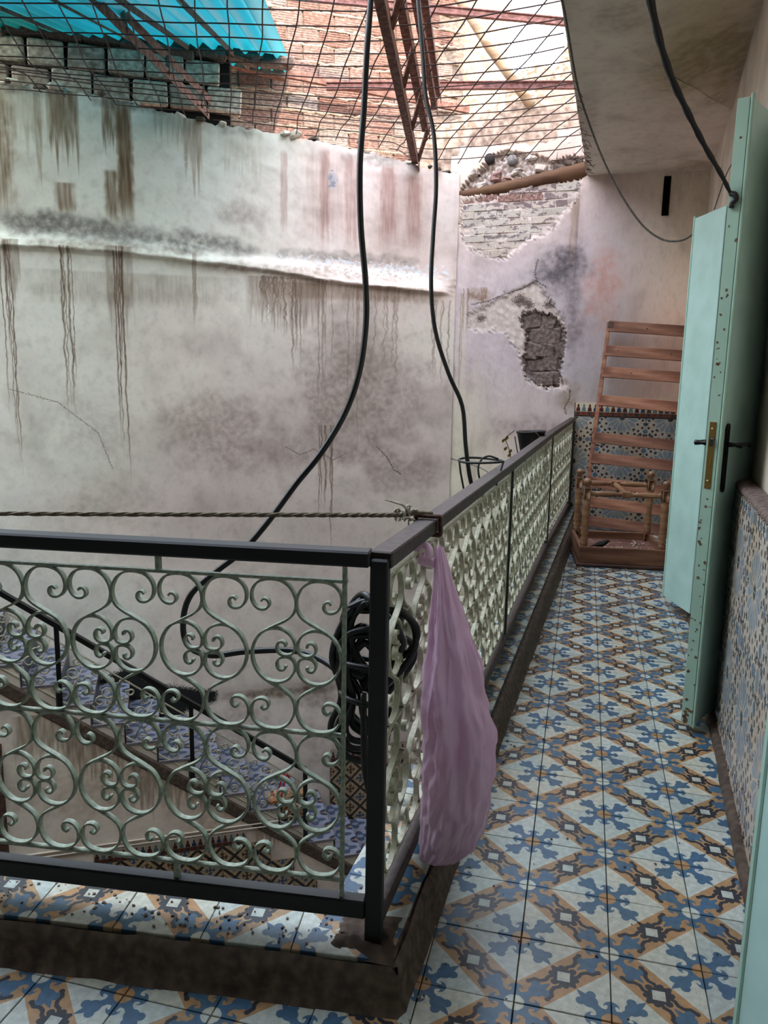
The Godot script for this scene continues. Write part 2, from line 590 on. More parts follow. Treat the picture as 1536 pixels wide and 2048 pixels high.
func fill_poly(im: Image, ppm: float, x0: float, ytop: float, poly: PackedVector2Array, f: Callable) -> void:
	var r := Rect2(poly[0], Vector2.ZERO)
	for p in poly: r = r.expand(p)
	for py in range(int((ytop - r.end.y) * ppm) - 2, int((ytop - r.position.y) * ppm) + 3):
		for px in range(int((r.position.x - x0) * ppm) - 2, int((r.end.x - x0) * ppm) + 3):
			if px < 0 or py < 0 or px >= im.get_width() or py >= im.get_height(): continue
			var p := Vector2(x0 + px / ppm, ytop - py / ppm)
			if in_patch(p, poly): im.set_pixel(px, py, f.call(p, im.get_pixel(px, py)))

var ragged := FastNoiseLite.new()
func in_patch(p: Vector2, poly: PackedVector2Array) -> bool:
	var q := p + Vector2(ragged.get_noise_2d(p.x * 90.0, p.y * 90.0), ragged.get_noise_2d(p.x * 90.0 + 50.0, p.y * 90.0)) * 0.05
	return Geometry2D.is_point_in_polygon(q, poly)

# ================================================================ the scene
func _ready() -> void:
	# ---- camera
	var cam := Camera3D.new()
	cam.name = "camera"
	add_child(cam)
	cam.transform = Transform3D(Basis(Vector3.UP, 0.2451) * Basis(Vector3.RIGHT, -0.1793) * Basis(Vector3(0, 0, 1), 0.0186), Vector3(0, 1.3122, 0))
	cam.fov = rad_to_deg(2.0 * atan(1024.0 / 1577.09))
	cam.near = 0.05
	cam.far = 200.0
	cam.current = true
	# ---- sky, exposure
	var we := WorldEnvironment.new()
	we.name = "world"
	var env := Environment.new()
	var sky := Sky.new()
	var ps := ProceduralSkyMaterial.new()
	ps.sky_top_color = Color(0.70, 0.74, 0.80)
	ps.sky_horizon_color = Color(0.90, 0.89, 0.87)
	ps.sky_curve = 0.2
	ps.ground_bottom_color = Color(0.42, 0.37, 0.33)
	ps.ground_horizon_color = Color(0.62, 0.56, 0.5)
	ps.sky_energy_multiplier = SKY_E
	ps.sun_angle_max = 1.0
	sky.sky_material = ps
	env.background_mode = Environment.BG_SKY
	env.sky = sky
	env.ambient_light_source = Environment.AMBIENT_SOURCE_SKY
	env.tonemap_mode = Environment.TONE_MAPPER_LINEAR
	env.tonemap_exposure = EXPO
	env.sdfgi_enabled = true
	env.ssao_enabled = true
	env.ssil_enabled = true
	we.environment = env
	add_child(we)
	# ---- sun: high behind the right shoulder, kept off the court walls by added storeys out of view
	var sun := DirectionalLight3D.new()
	sun.name = "sun"
	add_child(sun)
	sun.look_at_from_position(Vector3.ZERO, -Vector3(0.5, 0.40, 0.866), Vector3.UP)
	sun.light_color = Color(1.0, 0.95, 0.88)
	sun.light_energy = SUN_E
	sun.light_angular_distance = 0.6
	sun.shadow_enabled = true

	make_materials()
	build_floor()
	build_kerb()
	build_right_wall()
	build_end_wall()
	build_court_wall()
	build_ceiling()
	build_shell()
	build_court_floor_and_stairs()
	build_roofscape()
	build_grille_and_beams()
	build_balustrades()
	build_doors()
	build_furniture()
	build_hoses_and_lines()
	build_small_things()

const SKY_E := 1.0
const SUN_E := 0.14
const EXPO := 14.6

func make_materials() -> void:
	ragged.seed = 77
	ragged.frequency = 1.0
	ragged.fractal_octaves = 4
	var soft := mottle("soft", 11, 0.010, Color(0.80, 0.78, 0.75), Color(1, 1, 1))
	var grit := mottle("grit", 12, 0.05, Color(0.55, 0.52, 0.50), Color(1, 1, 1))
	var rust := mottle("rust", 13, 0.03, Color(0.55, 0.42, 0.38), Color(1, 1, 1))
	var wood := mottle("wood", 14, 0.03, Color(0.62, 0.52, 0.46), Color(1, 1, 1), 256, 8.0)
	mats.soft = soft; mats.grit = grit; mats.rust_t = rust; mats.wood_t = wood
	mats.plaster = tri_mat(Color(0.88, 0.84, 0.78), soft, 0.7, 0.92)
	mats.plaster_in = tri_mat(Color(0.90, 0.85, 0.79), soft, 0.5, 0.9)
	mats.plaster_dim = tri_mat(Color(0.28, 0.27, 0.25), soft, 0.5, 0.9)  # dark plaster for unseen surfaces, set to cut light bounced from behind
	mats.mortar = tri_mat(Color(0.36, 0.30, 0.25), grit, 1.6, 0.95)
	mats.kerb_face = tri_mat(Color(0.40, 0.34, 0.28), grit, 2.0, 0.9)
	mats.stone = tri_mat(Color(0.50, 0.43, 0.40), grit, 2.5, 0.95)
	mats.black_iron = tri_mat(Color(0.035, 0.042, 0.043), grit, 2.0, 0.5)
	mats.brown_iron = tri_mat(Color(0.26, 0.21, 0.19), grit, 3.0, 0.5)
	mats.green_iron = tri_mat(Color(0.09, 0.12, 0.10), grit, 3.0, 0.6)
	mats.scroll = tri_mat(Color(0.68, 0.70, 0.63), mottle("scroll", 21, 0.06, Color(0.66, 0.74, 0.70), Color(1, 1, 1)), 4.0, 0.6)
	mats.scroll_b = tri_mat(Color(0.82, 0.77, 0.68), mottle("scroll", 21, 0.06, Color.BLACK, Color.BLACK), 4.0, 0.6)
	mats.wire = tri_mat(Color(0.36, 0.27, 0.24), rust, 3.0, 0.7)
	mats.rust = tri_mat(Color(0.58, 0.43, 0.37), rust, 2.0, 0.8)
	mats.rust_red = tri_mat(Color(0.48, 0.33, 0.32), rust, 2.0, 0.8)
	mats.pine = tri_mat(Color(0.64, 0.44, 0.33), wood, 1.6, 0.65)
	mats.turned = tri_mat(Color(0.62, 0.47, 0.33), wood, 2.0, 0.5)
	mats.dark_wood = tri_mat(Color(0.30, 0.19, 0.13), wood, 2.0, 0.6)
	mats.hose = mat(Color(0.025, 0.028, 0.03), 0.42)
	mats.mint = tri_mat(Color(0.68, 0.81, 0.77), mottle("paint", 25, 0.012, Color(0.92, 0.93, 0.92), Color(1, 1, 1)), 1.5, 0.45)
	mats.mint_edge = tri_mat(Color(0.64, 0.77, 0.70), mats.mint.albedo_texture, 1.2, 0.5)
	var ft := floor_tile_tex()
	for k in 4:
		mats["floor_%d" % k] = tex_mat(ft, [Color(1, 1, 1), Color(0.94, 0.96, 0.96), Color(1, 0.97, 0.93), Color(0.90, 0.91, 0.91)][k], 0.38)
	var rt := rosette_tile_tex()
	for k in 3: mats["rosette_%d" % k] = tex_mat(rt, [Color(1, 1, 1), Color(0.93, 0.94, 0.95), Color(0.97, 0.94, 0.9)][k], 0.25)
	mats.frieze = tex_mat(frieze_tile_tex(1.0), Color.WHITE, 0.3)
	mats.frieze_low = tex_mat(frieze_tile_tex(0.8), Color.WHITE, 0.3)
	mats.lattice = tex_mat(lattice_tile_tex(), Color.WHITE, 0.3)
	mats.stair_tile = tex_mat(stair_tile_tex(), Color.WHITE, 0.35)
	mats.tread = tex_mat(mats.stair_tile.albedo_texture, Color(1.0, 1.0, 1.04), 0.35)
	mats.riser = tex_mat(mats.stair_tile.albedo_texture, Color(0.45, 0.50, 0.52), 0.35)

# ---------------------------------------------------------------- gallery floor
const TX := -0.0685     # one joint crossing of the tile grid, on an ochre flower
const TZ := -1.4857
const TS := 0.2

func wall_x(z: float) -> float: return 0.505 + 0.06 * (-z - 2.025)
func kerb_x(z: float) -> float: return -0.306 + 0.056 * (-z - 1.398)
func front_z(x: float) -> float: return -1.398 + 0.11 * (-0.306 - x)

func build_floor() -> void:
	var fl := thing("floor", "gallery floor of cement tiles with blue flowers, ochre bands and black motifs", "", Transform3D.IDENTITY, "", "structure")
	var slab := poly2([-6.2, 1.4, -6.2, front_z(-6.2), -0.42, -1.33, -0.44, -1.60, kerb_x(-7.3) - 0.1, -7.3, wall_x(-7.3) + 0.2, -7.3, wall_x(1.4) + 0.2, 1.4])
	var st := flat_st()
	prism(st, slab, -0.24, -0.011)
	put("slab", fin(st), mats.mortar, fl)
	var region := poly2([-2.4, -0.7, -2.4, front_z(-2.4), -0.306, -1.398, kerb_x(-7.29), -7.29, wall_x(-7.29), -7.29, wall_x(-0.7), -0.7])
	var rng := RandomNumberGenerator.new()
	rng.seed = 5
	var whole := {}
	for k in range(-4, 30):
		for i in range(-12, 5):
			var x := TX + TS * i
			var z := TZ - TS * k
			var g := 0.0012
			var sq := PackedVector2Array([Vector2(x + g, z - TS + g), Vector2(x + TS - g, z - TS + g), Vector2(x + TS - g, z - g), Vector2(x + g, z - g)])
			var cut := Geometry2D.intersect_polygons(sq, region)
			if cut.is_empty(): continue
			var odd := posmod(i + k, 2)
			var poly: PackedVector2Array = cut[0]
			var area := absf(_area(poly))
			if area < 0.0006: continue
			var mesh: ArrayMesh
			var origin := Vector3(x + TS / 2, 0, z - TS / 2)
			var turn := 0.0 if odd == 0 else PI / 2
			if rng.randf() < 0.5: turn += PI
			if area > 0.0389:
				if not whole.has("m"):
					st = flat_st()
					prism(st, PackedVector2Array([Vector2(-0.0988, -0.0988), Vector2(0.0988, -0.0988), Vector2(0.0988, 0.0988), Vector2(-0.0988, 0.0988)]), -0.012, 0.0, Vector2(-0.1, -0.1), 0.2, 0.0012)
					whole.m = fin(st)
				mesh = whole.m
			else:
				var loc := PackedVector2Array()
				for p in poly: loc.append((p - Vector2(origin.x, origin.z)).rotated(turn))
				st = flat_st()
				prism(st, loc, -0.012, 0.0, Vector2(-0.1, -0.1), 0.2, 0.0012)
				mesh = fin(st)
			var b := Basis(Vector3.UP, turn)
			origin.y = rng.randf_range(-0.0012, 0.0004)
			put("tile", mesh, mats["floor_%d" % [rng.randi_range(0, 3)]], fl, Transform3D(b, origin))
	# far part of the gallery floor behind the camera
	st = flat_st()
	prism(st, poly2([-6.2, 1.3, -6.2, front_z(-6.2), -2.4, front_z(-2.4), -2.4, -0.7, wall_x(-0.7), -0.7, wall_x(1.3), 1.3]), -0.011, -0.001, Vector2(TX, TZ), TS)
	put("tiling", fin(st), mats.floor_0, fl, Transform3D.IDENTITY, true)

func _area(p: PackedVector2Array) -> float:
	var a := 0.0
	for i in p.size(): a += p[i].cross(p[(i + 1) % p.size()])
	return a * 0.5

# ---------------------------------------------------------------- raised kerb under the railing
func rail_x(z: float) -> float: return -0.361 + 0.047 * (-z - 1.466)

func build_kerb() -> void:
	var kb := thing("trim_1", "raised tiled kerb with a dark mortar face running under both railings", "", Transform3D.IDENTITY, "", "structure")
	# mortar body as a swept rough mass along both arms
	var outer := [Vector2(-6.0, front_z(-6.0) - 0.004), Vector2(-2.0, front_z(-2.0) - 0.004), Vector2(-0.312, -1.402)]
	var st := soft_st()
	var n2 := noise(31, 5.0, 3)
	var cols := []
	var line := []
	for i in 60: line.append(Vector2(-6.0, front_z(-6.0)).lerp(Vector2(-0.300, -1.392), pow(i / 60.0, 0.5)))
	for i in 150: line.append(Vector2(-0.300, -1.392).lerp(Vector2(kerb_x(-7.29), -7.29), pow(i / 149.0, 1.3)))
	for i in line.size():
		var p: Vector2 = line[i]
		var d: Vector2 = (line[mini(i + 1, line.size() - 1)] - line[maxi(i - 1, 0)]).normalized()
		var inw := Vector2(d.y, -d.x)      # towards the court
		var c := []
		for k in 5:
			var o: float = [-0.022, -0.006, 0.0, 0.006, 0.016][k]
			var y: float = [-0.008, 0.012, 0.05, 0.082, 0.094][k]
			var w := n2.get_noise_3d(p.x, y * 4.0, p.y) * 0.007
			var q := p + inw * (o + w)
			c.append(Vector3(q.x, y + n2.get_noise_3d(p.x * 2.0, 5.0 + y, p.y * 2.0) * 0.004, q.y))
		cols.append(c)
	for i in cols.size() - 1:
		for k in 4: quad(st, cols[i][k], cols[i + 1][k], cols[i + 1][k + 1], cols[i][k + 1])
	put("mortar_face", fin(st), mats.kerb_face, kb)
	st = flat_st()
	var inner := poly2([-6.0, front_z(-6.0) - 0.014, -0.312, -1.408, kerb_x(-7.29) - 0.014, -7.29, rail_x(-7.29) - 0.13, -7.29, rail_x(-1.6) - 0.13, -1.585, -6.0, front_z(-6.0) - 0.2])
	prism(st, inner, -0.24, 0.086)
	put("mortar_core", fin(st), mats.mortar, kb)
	# tiles laid on the kerb
	var rng := RandomNumberGenerator.new()
	rng.seed = 8
	var arms := [[Vector2(-0.335, -1.412), Vector2(-1, 0.11).normalized(), 9, 0.172, -1.0], [Vector2(-0.322, -1.46), Vector2(0.05, -1).normalized(), 29, 0.178, 1.0]]
	for ai in 2:
		var A: Array = arms[ai]
		var o: Vector2 = A[0]
		var d: Vector2 = A[1]
		var inw := Vector2(d.y, -d.x) * (1.0 if ai == 0 else -1.0)
		if ai == 0: inw = Vector2(-0.11, -1).normalized()
		else: inw = Vector2(-1, -0.05).normalized()
		for k in A[2]:
			var l := 0.198
			if ai == 1 and o.y + d.y * (0.2 * k + l) < -7.29: l = 0.1
			var a: Vector2 = o + d * (0.2 * k + 0.001)
			var wd: float = A[3]
			var pts := PackedVector2Array([a, a + d * l, a + d * l + inw * wd, a + inw * wd])
			if ai == 0 and k == 0: pts = PackedVector2Array([a + d * 0.03, a + d * l, a + d * l + inw * wd, a + d * 0.12 + inw * wd, a + d * 0.10 + inw * 0.05])
			var c: Vector2 = a + d * 0.1 + inw * 0.1
			var turn := atan2(-d.y, d.x) + (PI / 2 if k % 2 == 0 else 0.0)
			var loc := PackedVector2Array()
			for p in pts: loc.append((p - c).rotated(turn))
			st = flat_st()
			prism(st, loc, 0.0, 0.012, Vector2(-0.1, -0.1), 0.2, 0.0012)
			put("tile", fin(st), mats["floor_%d" % [rng.randi_range(0, 3)]], kb, Transform3D(Basis(Vector3.UP, turn), Vector3(c.x, 0.088 + rng.randf_range(-0.001, 0.001), c.y)))
	# broken mortar bed round the corner post
	var bn := noise(41, 9.0, 4)
	put("mortar_bed", sheet(24, 24, func(u: float, v: float) -> Vector3:
		var x := lerpf(-0.47, -0.315, u)
		var z := lerpf(-1.56, -1.405, v)
		var e := minf(minf(u, 1 - u), minf(v, 1 - v))
		return Vector3(x, 0.094 + smoothstep(0.0, 0.2, e) * (0.012 + 0.012 * bn.get_noise_2d(x * 3, z * 3)), z)), mats.mortar, kb)
	# mortar fillet where walkway meets the right wall
	st = soft_st()
	var pts := []
	for i in 60:
		var z := lerpf(-1.0, -7.28, i / 59.0)
		pts.append(Vector3(wall_x(z) - 0.012 + n2.get_noise_1d(z * 3.0) * 0.006, 0.004 + n2.get_noise_1d(z * 4.0 + 9.0) * 0.004, z))
	tube(st, pts, 0.024, 8)
	var b2 := thing("baseboard_right", "grey mortar fillet along the foot of the tiled right wall", "", Transform3D.IDENTITY, "", "structure")
	put("fillet", fin(st), mats.mortar, b2)

# ---------------------------------------------------------------- tiled dado panels
func rosette_panel(parent: Node3D, x0: float, x1: float, y0: float, y1: float, xo: float, yo: float, z := 0.004) -> void:
	# xo, yo: a rosette centre; tiles 0.2 m, four to a rosette
	var rng := RandomNumberGenerator.new()
	rng.seed = int(x0 * 100) + 900
	var whole := bevel_box(Vector3(0.1985, 0.1985, 0.012), 0.0012)
	for i in range(int(floor((x0 - xo) / 0.2)), int(ceil((x1 - xo) / 0.2))):
		for j in range(int(floor((y0 - yo) / 0.2)), int(ceil((y1 - yo) / 0.2))):
			var ax := xo + i * 0.2
			var ay := yo + j * 0.2
			var lx := maxf(ax, x0); var hx := minf(ax + 0.2, x1)
			var ly := maxf(ay, y0); var hy := minf(ay + 0.2, y1)
			if hx - lx < 0.015 or hy - ly < 0.015: continue
			var turn: float = [0.0, PI / 2, -PI / 2, PI][posmod(i, 2) + 2 * posmod(j, 2)]   # rosette corner: lower left, lower right, upper left, upper right
			if posmod(i, 2) == 0 and posmod(j, 2) == 1: turn = -PI / 2
			var m: Material = mats["rosette_%d" % rng.randi_range(0, 2)]
			var at := Vector3(ax + 0.1, ay + 0.1, z + rng.randf_range(-0.0008, 0.0008))
			var bs := Basis(Vector3(0, 0, 1), turn)
			if hx - lx > 0.199 and hy - ly > 0.199:
				put("tile", whole, m, parent, Transform3D(bs, at))
			else:
				# a cut tile: its own outline, the print kept in register
				var st := flat_st()
				var c := [Vector2(lx, hy), Vector2(hx, hy), Vector2(hx, ly), Vector2(lx, ly)]
				var f := []; var bk := []; var uv := []
				for p in c:
					var q: Vector2 = p - Vector2(at.x, at.y)
					var g := q - q.sign() * 0.0008
					f.append(Vector3(g.x, g.y, 0.006)); bk.append(Vector3(g.x, g.y, -0.006))
					var t := q.rotated(-turn)
					uv.append(Vector2(t.x / 0.2 + 0.5, 0.5 - t.y / 0.2))
				quad(st, f[0], f[1], f[2], f[3], uv[0], uv[1], uv[2], uv[3])
				for k in 4:
					var k2 := (k + 1) % 4
					quad(st, f[k2], f[k], bk[k], bk[k2], uv[k2], uv[k], uv[k], uv[k2])
				put("tile", fin(st), m, parent, Transform3D(Basis.IDENTITY, at))

# ---------------------------------------------------------------- right wall with the doorway
const DOOR_A := -1.307     # near jamb, metres along the wall frame (towards the camera is +)
const DOOR_B := -2.285
var XR: Transform3D

func build_right_wall() -> void:
	XR = frame(Vector3(0.505, 0, -2.025), Vector3(-0.06, 0, 1))
	var w := thing("wall_right", "right gallery wall, pink plaster above a dado of blue rosette tiles", "", XR, "", "structure")
	var n := noise(51, 1.2, 4)
	var seg := [[-5.30, DOOR_B, 0.0, 3.2], [DOOR_A, 3.45, 0.0, 3.2], [DOOR_B, DOOR_A, 2.2, 3.2]]
	for s in seg:
		var st := flat_st()
		var z1 := -0.05
		cbox(st, Vector3((s[0] + s[1]) / 2, (s[2] + s[3]) / 2, z1 - 0.13), Vector3(s[1] - s[0], s[3] - s[2], 0.22), 0.004)
		put("masonry", fin(st), mats.plaster_in, w)
		# uneven plaster coat above the tiles
		var y0: float = maxf(s[2], 0.90)
		put("plaster", sheet(int((s[1] - s[0]) * 14) + 2, int((s[3] - y0) * 14) + 2, func(u: float, v: float) -> Vector3:
			var x := lerpf(s[0], s[1], u)
			var y := lerpf(s[3], y0, v)
			return Vector3(x, y, z1 - 0.012 + 0.01 * n.get_noise_2d(x, y))), mats.plaster_in, w)
	for s in [[-5.27, DOOR_B - 0.02], [DOOR_A + 0.02, 1.6]]:
		var st := flat_st()
		cbox(st, Vector3((s[0] + s[1]) / 2, 0.45, -0.028), Vector3(s[1] - s[0], 0.90, 0.056), 0.004)
		put("tile_bed", fin(st), mats.mortar, w)
		rosette_panel(w, s[0], s[1], 0.0, 0.90, -0.04, 0.28)
		st = flat_st()
		cbox(st, Vector3((s[0] + s[1]) / 2, 0.915, -0.022), Vector3(s[1] - s[0], 0.026, 0.07), 0.008)
		put("dado_cap", fin(st), mats.stone, w)
	# lower storey below the gallery
	var lo := flat_st()
	cbox(lo, Vector3(-1.0, -1.92, -0.15), Vector3(9.0, 3.36, 0.2), 0.0)
	put("lower_masonry", fin(lo), mats.plaster, w)
	# dim room behind the doorway
	var rm := thing("wall_room", "plain walls of the unlit room behind the double door", "", XR, "", "structure")
	for b in [[Vector3(-1.8, 1.25, -2.05), Vector3(3.0, 3.1, 0.1)], [Vector3(-3.3, 1.25, -1.2), Vector3(0.1, 3.1, 1.8)], [Vector3(-0.3, 1.25, -1.2), Vector3(0.1, 3.1, 1.8)], [Vector3(-1.8, 2.75, -1.2), Vector3(3.1, 0.1, 1.9)], [Vector3(-1.8, -0.06, -1.1), Vector3(3.1, 0.1, 2.0)]]:
		var st := flat_st()
		cbox(st, b[0], b[1], 0.0)
		put("wall_face", fin(st), mats.plaster_in, rm)

# limewash flaking off grey-mauve brick: hard-edged patches drawn out along the courses
func flaked(key: String, seed_: int, bare: float) -> ImageTexture:
	if img_noise.has(key): return img_noise[key]
	var n := noise(seed_, 1.0, 4)
	var f := noise(seed_ + 1, 1.0, 3)
	img_noise[key] = paint(320, 320, func(u: float, v: float) -> Color:
		var e := minf(minf(u, 1.0 - u), minf(v, 1.0 - v))
		var t := n.get_noise_2d(u * 7.0, v * 14.0) + 0.25 * n.get_noise_2d(u * 30.0, v * 40.0)
		var g := 0.94 + 0.14 * f.get_noise_2d(u * 40.0, v * 60.0)
		if t < -0.42 + bare * 0.75 and e > 0.004: return Color(0.57, 0.50, 0.50) * g
		return Color(0.86, 0.80, 0.75) * g)
	return img_noise[key]

# ---------------------------------------------------------------- far end wall: broken plaster, bare bricks, log lintel
func P1() -> PackedVector2Array: return poly2([0.03, 2.80, 0.3, 2.84, 0.7, 2.90, 1.06, 2.95, 1.02, 2.77, 0.77, 2.49, 0.62, 2.44, 0.43, 2.28, 0.2, 2.34, 0.07, 2.42, 0.03, 2.63])
func PT() -> PackedVector2Array: return poly2([0.01, 2.86, 0.10, 2.99, 0.22, 3.06, 0.28, 3.16, 0.42, 3.19, 0.56, 3.16, 0.70, 3.13, 0.82, 3.07, 0.9, 3.12, 1.08, 3.10, 1.09, 2.96, 0.7, 2.88, 0.3, 2.84])
func P2() -> PackedVector2Array: return poly2([0.45, 1.98, 0.71, 2.09, 0.87, 1.89, 0.99, 1.72, 1.0, 1.55, 0.96, 1.31, 1.06, 1.16, 0.8, 1.17, 0.66, 1.26, 0.61, 1.46, 0.46, 1.66, 0.15, 1.68, 0.12, 1.81, 0.3, 1.9])
func PS() -> PackedVector2Array: return poly2([0.59, 1.81, 0.74, 1.84, 0.9, 1.80, 0.99, 1.66, 0.99, 1.50, 0.95, 1.18, 0.78, 1.20, 0.67, 1.27, 0.64, 1.42, 0.66, 1.60])

func build_end_wall() -> void:
	var xf := Transform3D(Basis.IDENTITY, Vector3(-1.2, 0, -7.3))
	var w := thing("wall_back", "far end wall, stained plaster broken open to bricks above a tiled dado", "", xf, "", "structure")
	var ppm := 240.0
	var X0 := -0.05
	var YT := 3.35
	var W := 528
	var H := 1680
	var c := Color(0.80, 0.74, 0.72)
	var tones := [
		Color(0.88, 0.78, 0.71), Color(0.86, 0.74, 0.69), Color(0.84, 0.76, 0.73), Color(0.92, 0.87, 0.80),
		Color(0.84, 0.76, 0.75), Color(0.81, 0.73, 0.73), Color(0.79, 0.72, 0.71), Color(0.93, 0.84, 0.76),
		Color(0.81, 0.74, 0.73), Color(0.77, 0.71, 0.71), Color(0.68, 0.62, 0.61), Color(0.92, 0.76, 0.67),
		Color(0.86, 0.81, 0.73), Color(0.84, 0.76, 0.71), Color(0.79, 0.73, 0.69), Color(0.88, 0.81, 0.73),
		Color(0.88, 0.84, 0.75), Color(0.86, 0.80, 0.72), Color(0.81, 0.74, 0.67), Color(0.88, 0.82, 0.73),
		Color(0.88, 0.83, 0.73), Color(0.86, 0.80, 0.71), Color(0.81, 0.72, 0.63), Color(0.86, 0.80, 0.71),
		Color(0.81, 0.76, 0.69), Color(0.81, 0.76, 0.69), Color(0.79, 0.74, 0.67), Color(0.81, 0.76, 0.69),
		Color(0.73, 0.68, 0.61), Color(0.73, 0.68, 0.61), Color(0.73, 0.68, 0.61), Color(0.77, 0.72, 0.63),
		Color(0.61, 0.57, 0.50), Color(0.61, 0.57, 0.50), Color(0.61, 0.57, 0.50), Color(0.66, 0.61, 0.53)]
	var im := base_plaster(W, H, tones, 4, 100)
	var brown := Color(0.42, 0.30, 0.18)
	var grey := Color(0.20, 0.18, 0.20)
	var S := [[0.62, 2.55, 0.62, 0.70, 2, 1, 0.40], [0.84, 2.46, 0.30, 0.34, 2, 1, 0.6], [0.80, 2.24, 0.24, 0.22, 2, 1, 0.6], [0.56, 2.24, 0.36, 0.2, 2, 1, 0.4], [0.92, 2.1, 0.26, 0.8, 2, 2, 0.5],
		[0.0, 2.06, 0.36, 0.16, 2, 0, 0.6], [0.05, 2.04, 0.08, 0.5, 1, 0, 0.6], [0.02, 2.0, 0.12, 1.7, 3, 3, 0.35], [0.22, 2.05, 0.10, 0.3, 1, 0, 0.5],
		[0.0, 2.0, 0.1, 1.2, 1, 0, 0.35], [0.97, 2.92, 0.09, 0.75, 3, 0, 0.35], [1.0, 2.9, 0.06, 1.2, 1, 2, 0.35], [1.05, 2.5, 0.45, 0.9, 2, 4, 0.35],
		[0.25, 1.0, 0.9, 0.4, 2, 2, 0.3], [0.9, 1.25, 0.3, 0.35, 2, 0, 0.4], [0.05, 1.4, 0.3, 0.6, 2, 3, 0.3], [0.4, 0.5, 0.8, 0.6, 2, 2, 0.3],
		[0.2, 2.9, 0.25, 0.8, 2, 2, 0.2], [0.0, -0.5, 1.2, 1.2, 2, 2, 0.35], [0.1, -1.8, 1.0, 0.8, 2, 1, 0.35]]
	var pal := [brown, grey, Color(0.35, 0.29, 0.30), Color(0.88, 0.84, 0.72), Color(0.80, 0.45, 0.34)]
	for i in S.size(): stain(im, ppm, X0, YT, S[i], pal[S[i][5]], 400 + i)
	var nn := noise(61, 1.0, 4)
	var cream := Color(0.87, 0.79, 0.75)
	fill_poly(im, ppm, X0, YT, P2(), func(p: Vector2, _o: Color) -> Color: return cream * (0.93 + 0.14 * nn.get_noise_2d(p.x * 14, p.y * 14)))
	fill_poly(im, ppm, X0, YT, PS(), func(p: Vector2, _o: Color) -> Color: return Color(0.50, 0.44, 0.42) * (0.9 + 0.4 * nn.get_noise_2d(p.x * 20, p.y * 30)))
	for q in [[0.24, 1.78, 0.05], [0.58, 1.94, 0.08], [0.66, 1.90, 0.06], [0.84, 1.90, 0.06]]:
		fill_poly(im, ppm, X0, YT, poly2([q[0] - q[2], q[1], q[0], q[1] + q[2] * 0.7, q[0] + q[2], q[1], q[0], q[1] - q[2] * 0.8]), func(p: Vector2, _o: Color) -> Color: return Color(0.47, 0.40, 0.37) * (0.9 + 0.3 * nn.get_noise_2d(p.x * 20, p.y * 30)))
	fill_poly(im, ppm, X0, YT, P1(), func(p: Vector2, _o: Color) -> Color: return cream * (0.94 + 0.2 * nn.get_noise_2d(p.x * 8, p.y * 30)))
	fill_poly(im, ppm, X0, YT, PT(), func(p: Vector2, _o: Color) -> Color: return Color(0.62, 0.53, 0.49).lerp(Color(0.85, 0.8, 0.78), clampf(nn.get_noise_2d(p.x * 24, p.y * 24) * 1.6 + 0.35, 0, 1)))
	var dk := Color(0.16, 0.13, 0.12)
	crack(im, ppm, X0, YT, [Vector2(0.72, 2.28), Vector2(0.70, 2.18), Vector2(0.72, 2.08)], dk, 1)
	crack(im, ppm, X0, YT, [Vector2(1.06, 1.16), Vector2(1.06, 1.08), Vector2(1.02, 1.0), Vector2(1.04, 0.94)], dk, 2, 2.0)
	crack(im, ppm, X0, YT, [Vector2(0.15, 1.9), Vector2(0.3, 1.93), Vector2(0.45, 1.99), Vector2(0.6, 2.04), Vector2(0.71, 2.1), Vector2(0.82, 2.04)], dk, 3, 2.0)
	crack(im, ppm, X0, YT, [Vector2(0.0, 0.5), Vector2(0.3, 0.42), Vector2(0.5, 0.3)], dk, 4)
	im.generate_mipmaps()
	var tex := tex_mat(ImageTexture.create_from_image(im), Color.WHITE, 0.92)
	var p1 := P1(); var pt := PT(); var p2 := P2(); var ps := PS()
	var rn := noise(62, 1.0, 4)
	var depth := func(x: float, y: float) -> float:
		var p := Vector2(x, y)
		var d := 0.008 * rn.get_noise_2d(x * 1.5, y * 1.5) + 0.002 * rn.get_noise_2d(x * 12, y * 12)
		if in_patch(p, pt): return -0.055 + 0.03 * rn.get_noise_2d(x * 16, y * 20)
		if in_patch(p, p1): return -0.013 + 0.004 * rn.get_noise_2d(x * 20, y * 20)
		if in_patch(p, ps): return -0.058 + 0.018 * rn.get_noise_2d(x * 14, y * 18)
		if in_patch(p, p2): return -0.012 + 0.006 * rn.get_noise_2d(x * 12, y * 12)
		return d
	var uvf := func(x: float, y: float) -> Vector2: return Vector2((x - X0) * ppm / W, (YT - y) * ppm / H)
	var top_y := func(x: float) -> float:
		return 3.24 + 0.03 * rn.get_noise_1d(x * 9.0) + (0.10 if x > 0.84 else 0.0) if x < 1.12 else 3.1
	# fine part round the breaks, coarse part elsewhere
	for zone in [[0.0, 1.115, 1.08, 3.3, 86, 170], [1.115, 1.722, 1.08, 3.1, 16, 48], [1.722, 1.778, 2.93, 3.1, 2, 4], [1.722, 1.778, 1.08, 2.62, 2, 40], [1.778, 2.15, 1.08, 3.1, 10, 48], [0.0, 2.15, -3.6, 1.08, 40, 90]]:
		var st := soft_st()
		var rows := []
		for j in zone[5] + 1:
			var row := []
			for i in zone[4] + 1:
				var x := lerpf(zone[0], zone[1], float(i) / zone[4])
				var yt: float = top_y.call(x) if zone[3] > 3.2 else zone[3]
				var y := lerpf(yt, zone[2], float(j) / zone[5])
				row.append(Vector3(x, y, depth.call(x, y)))
			rows.append(row)
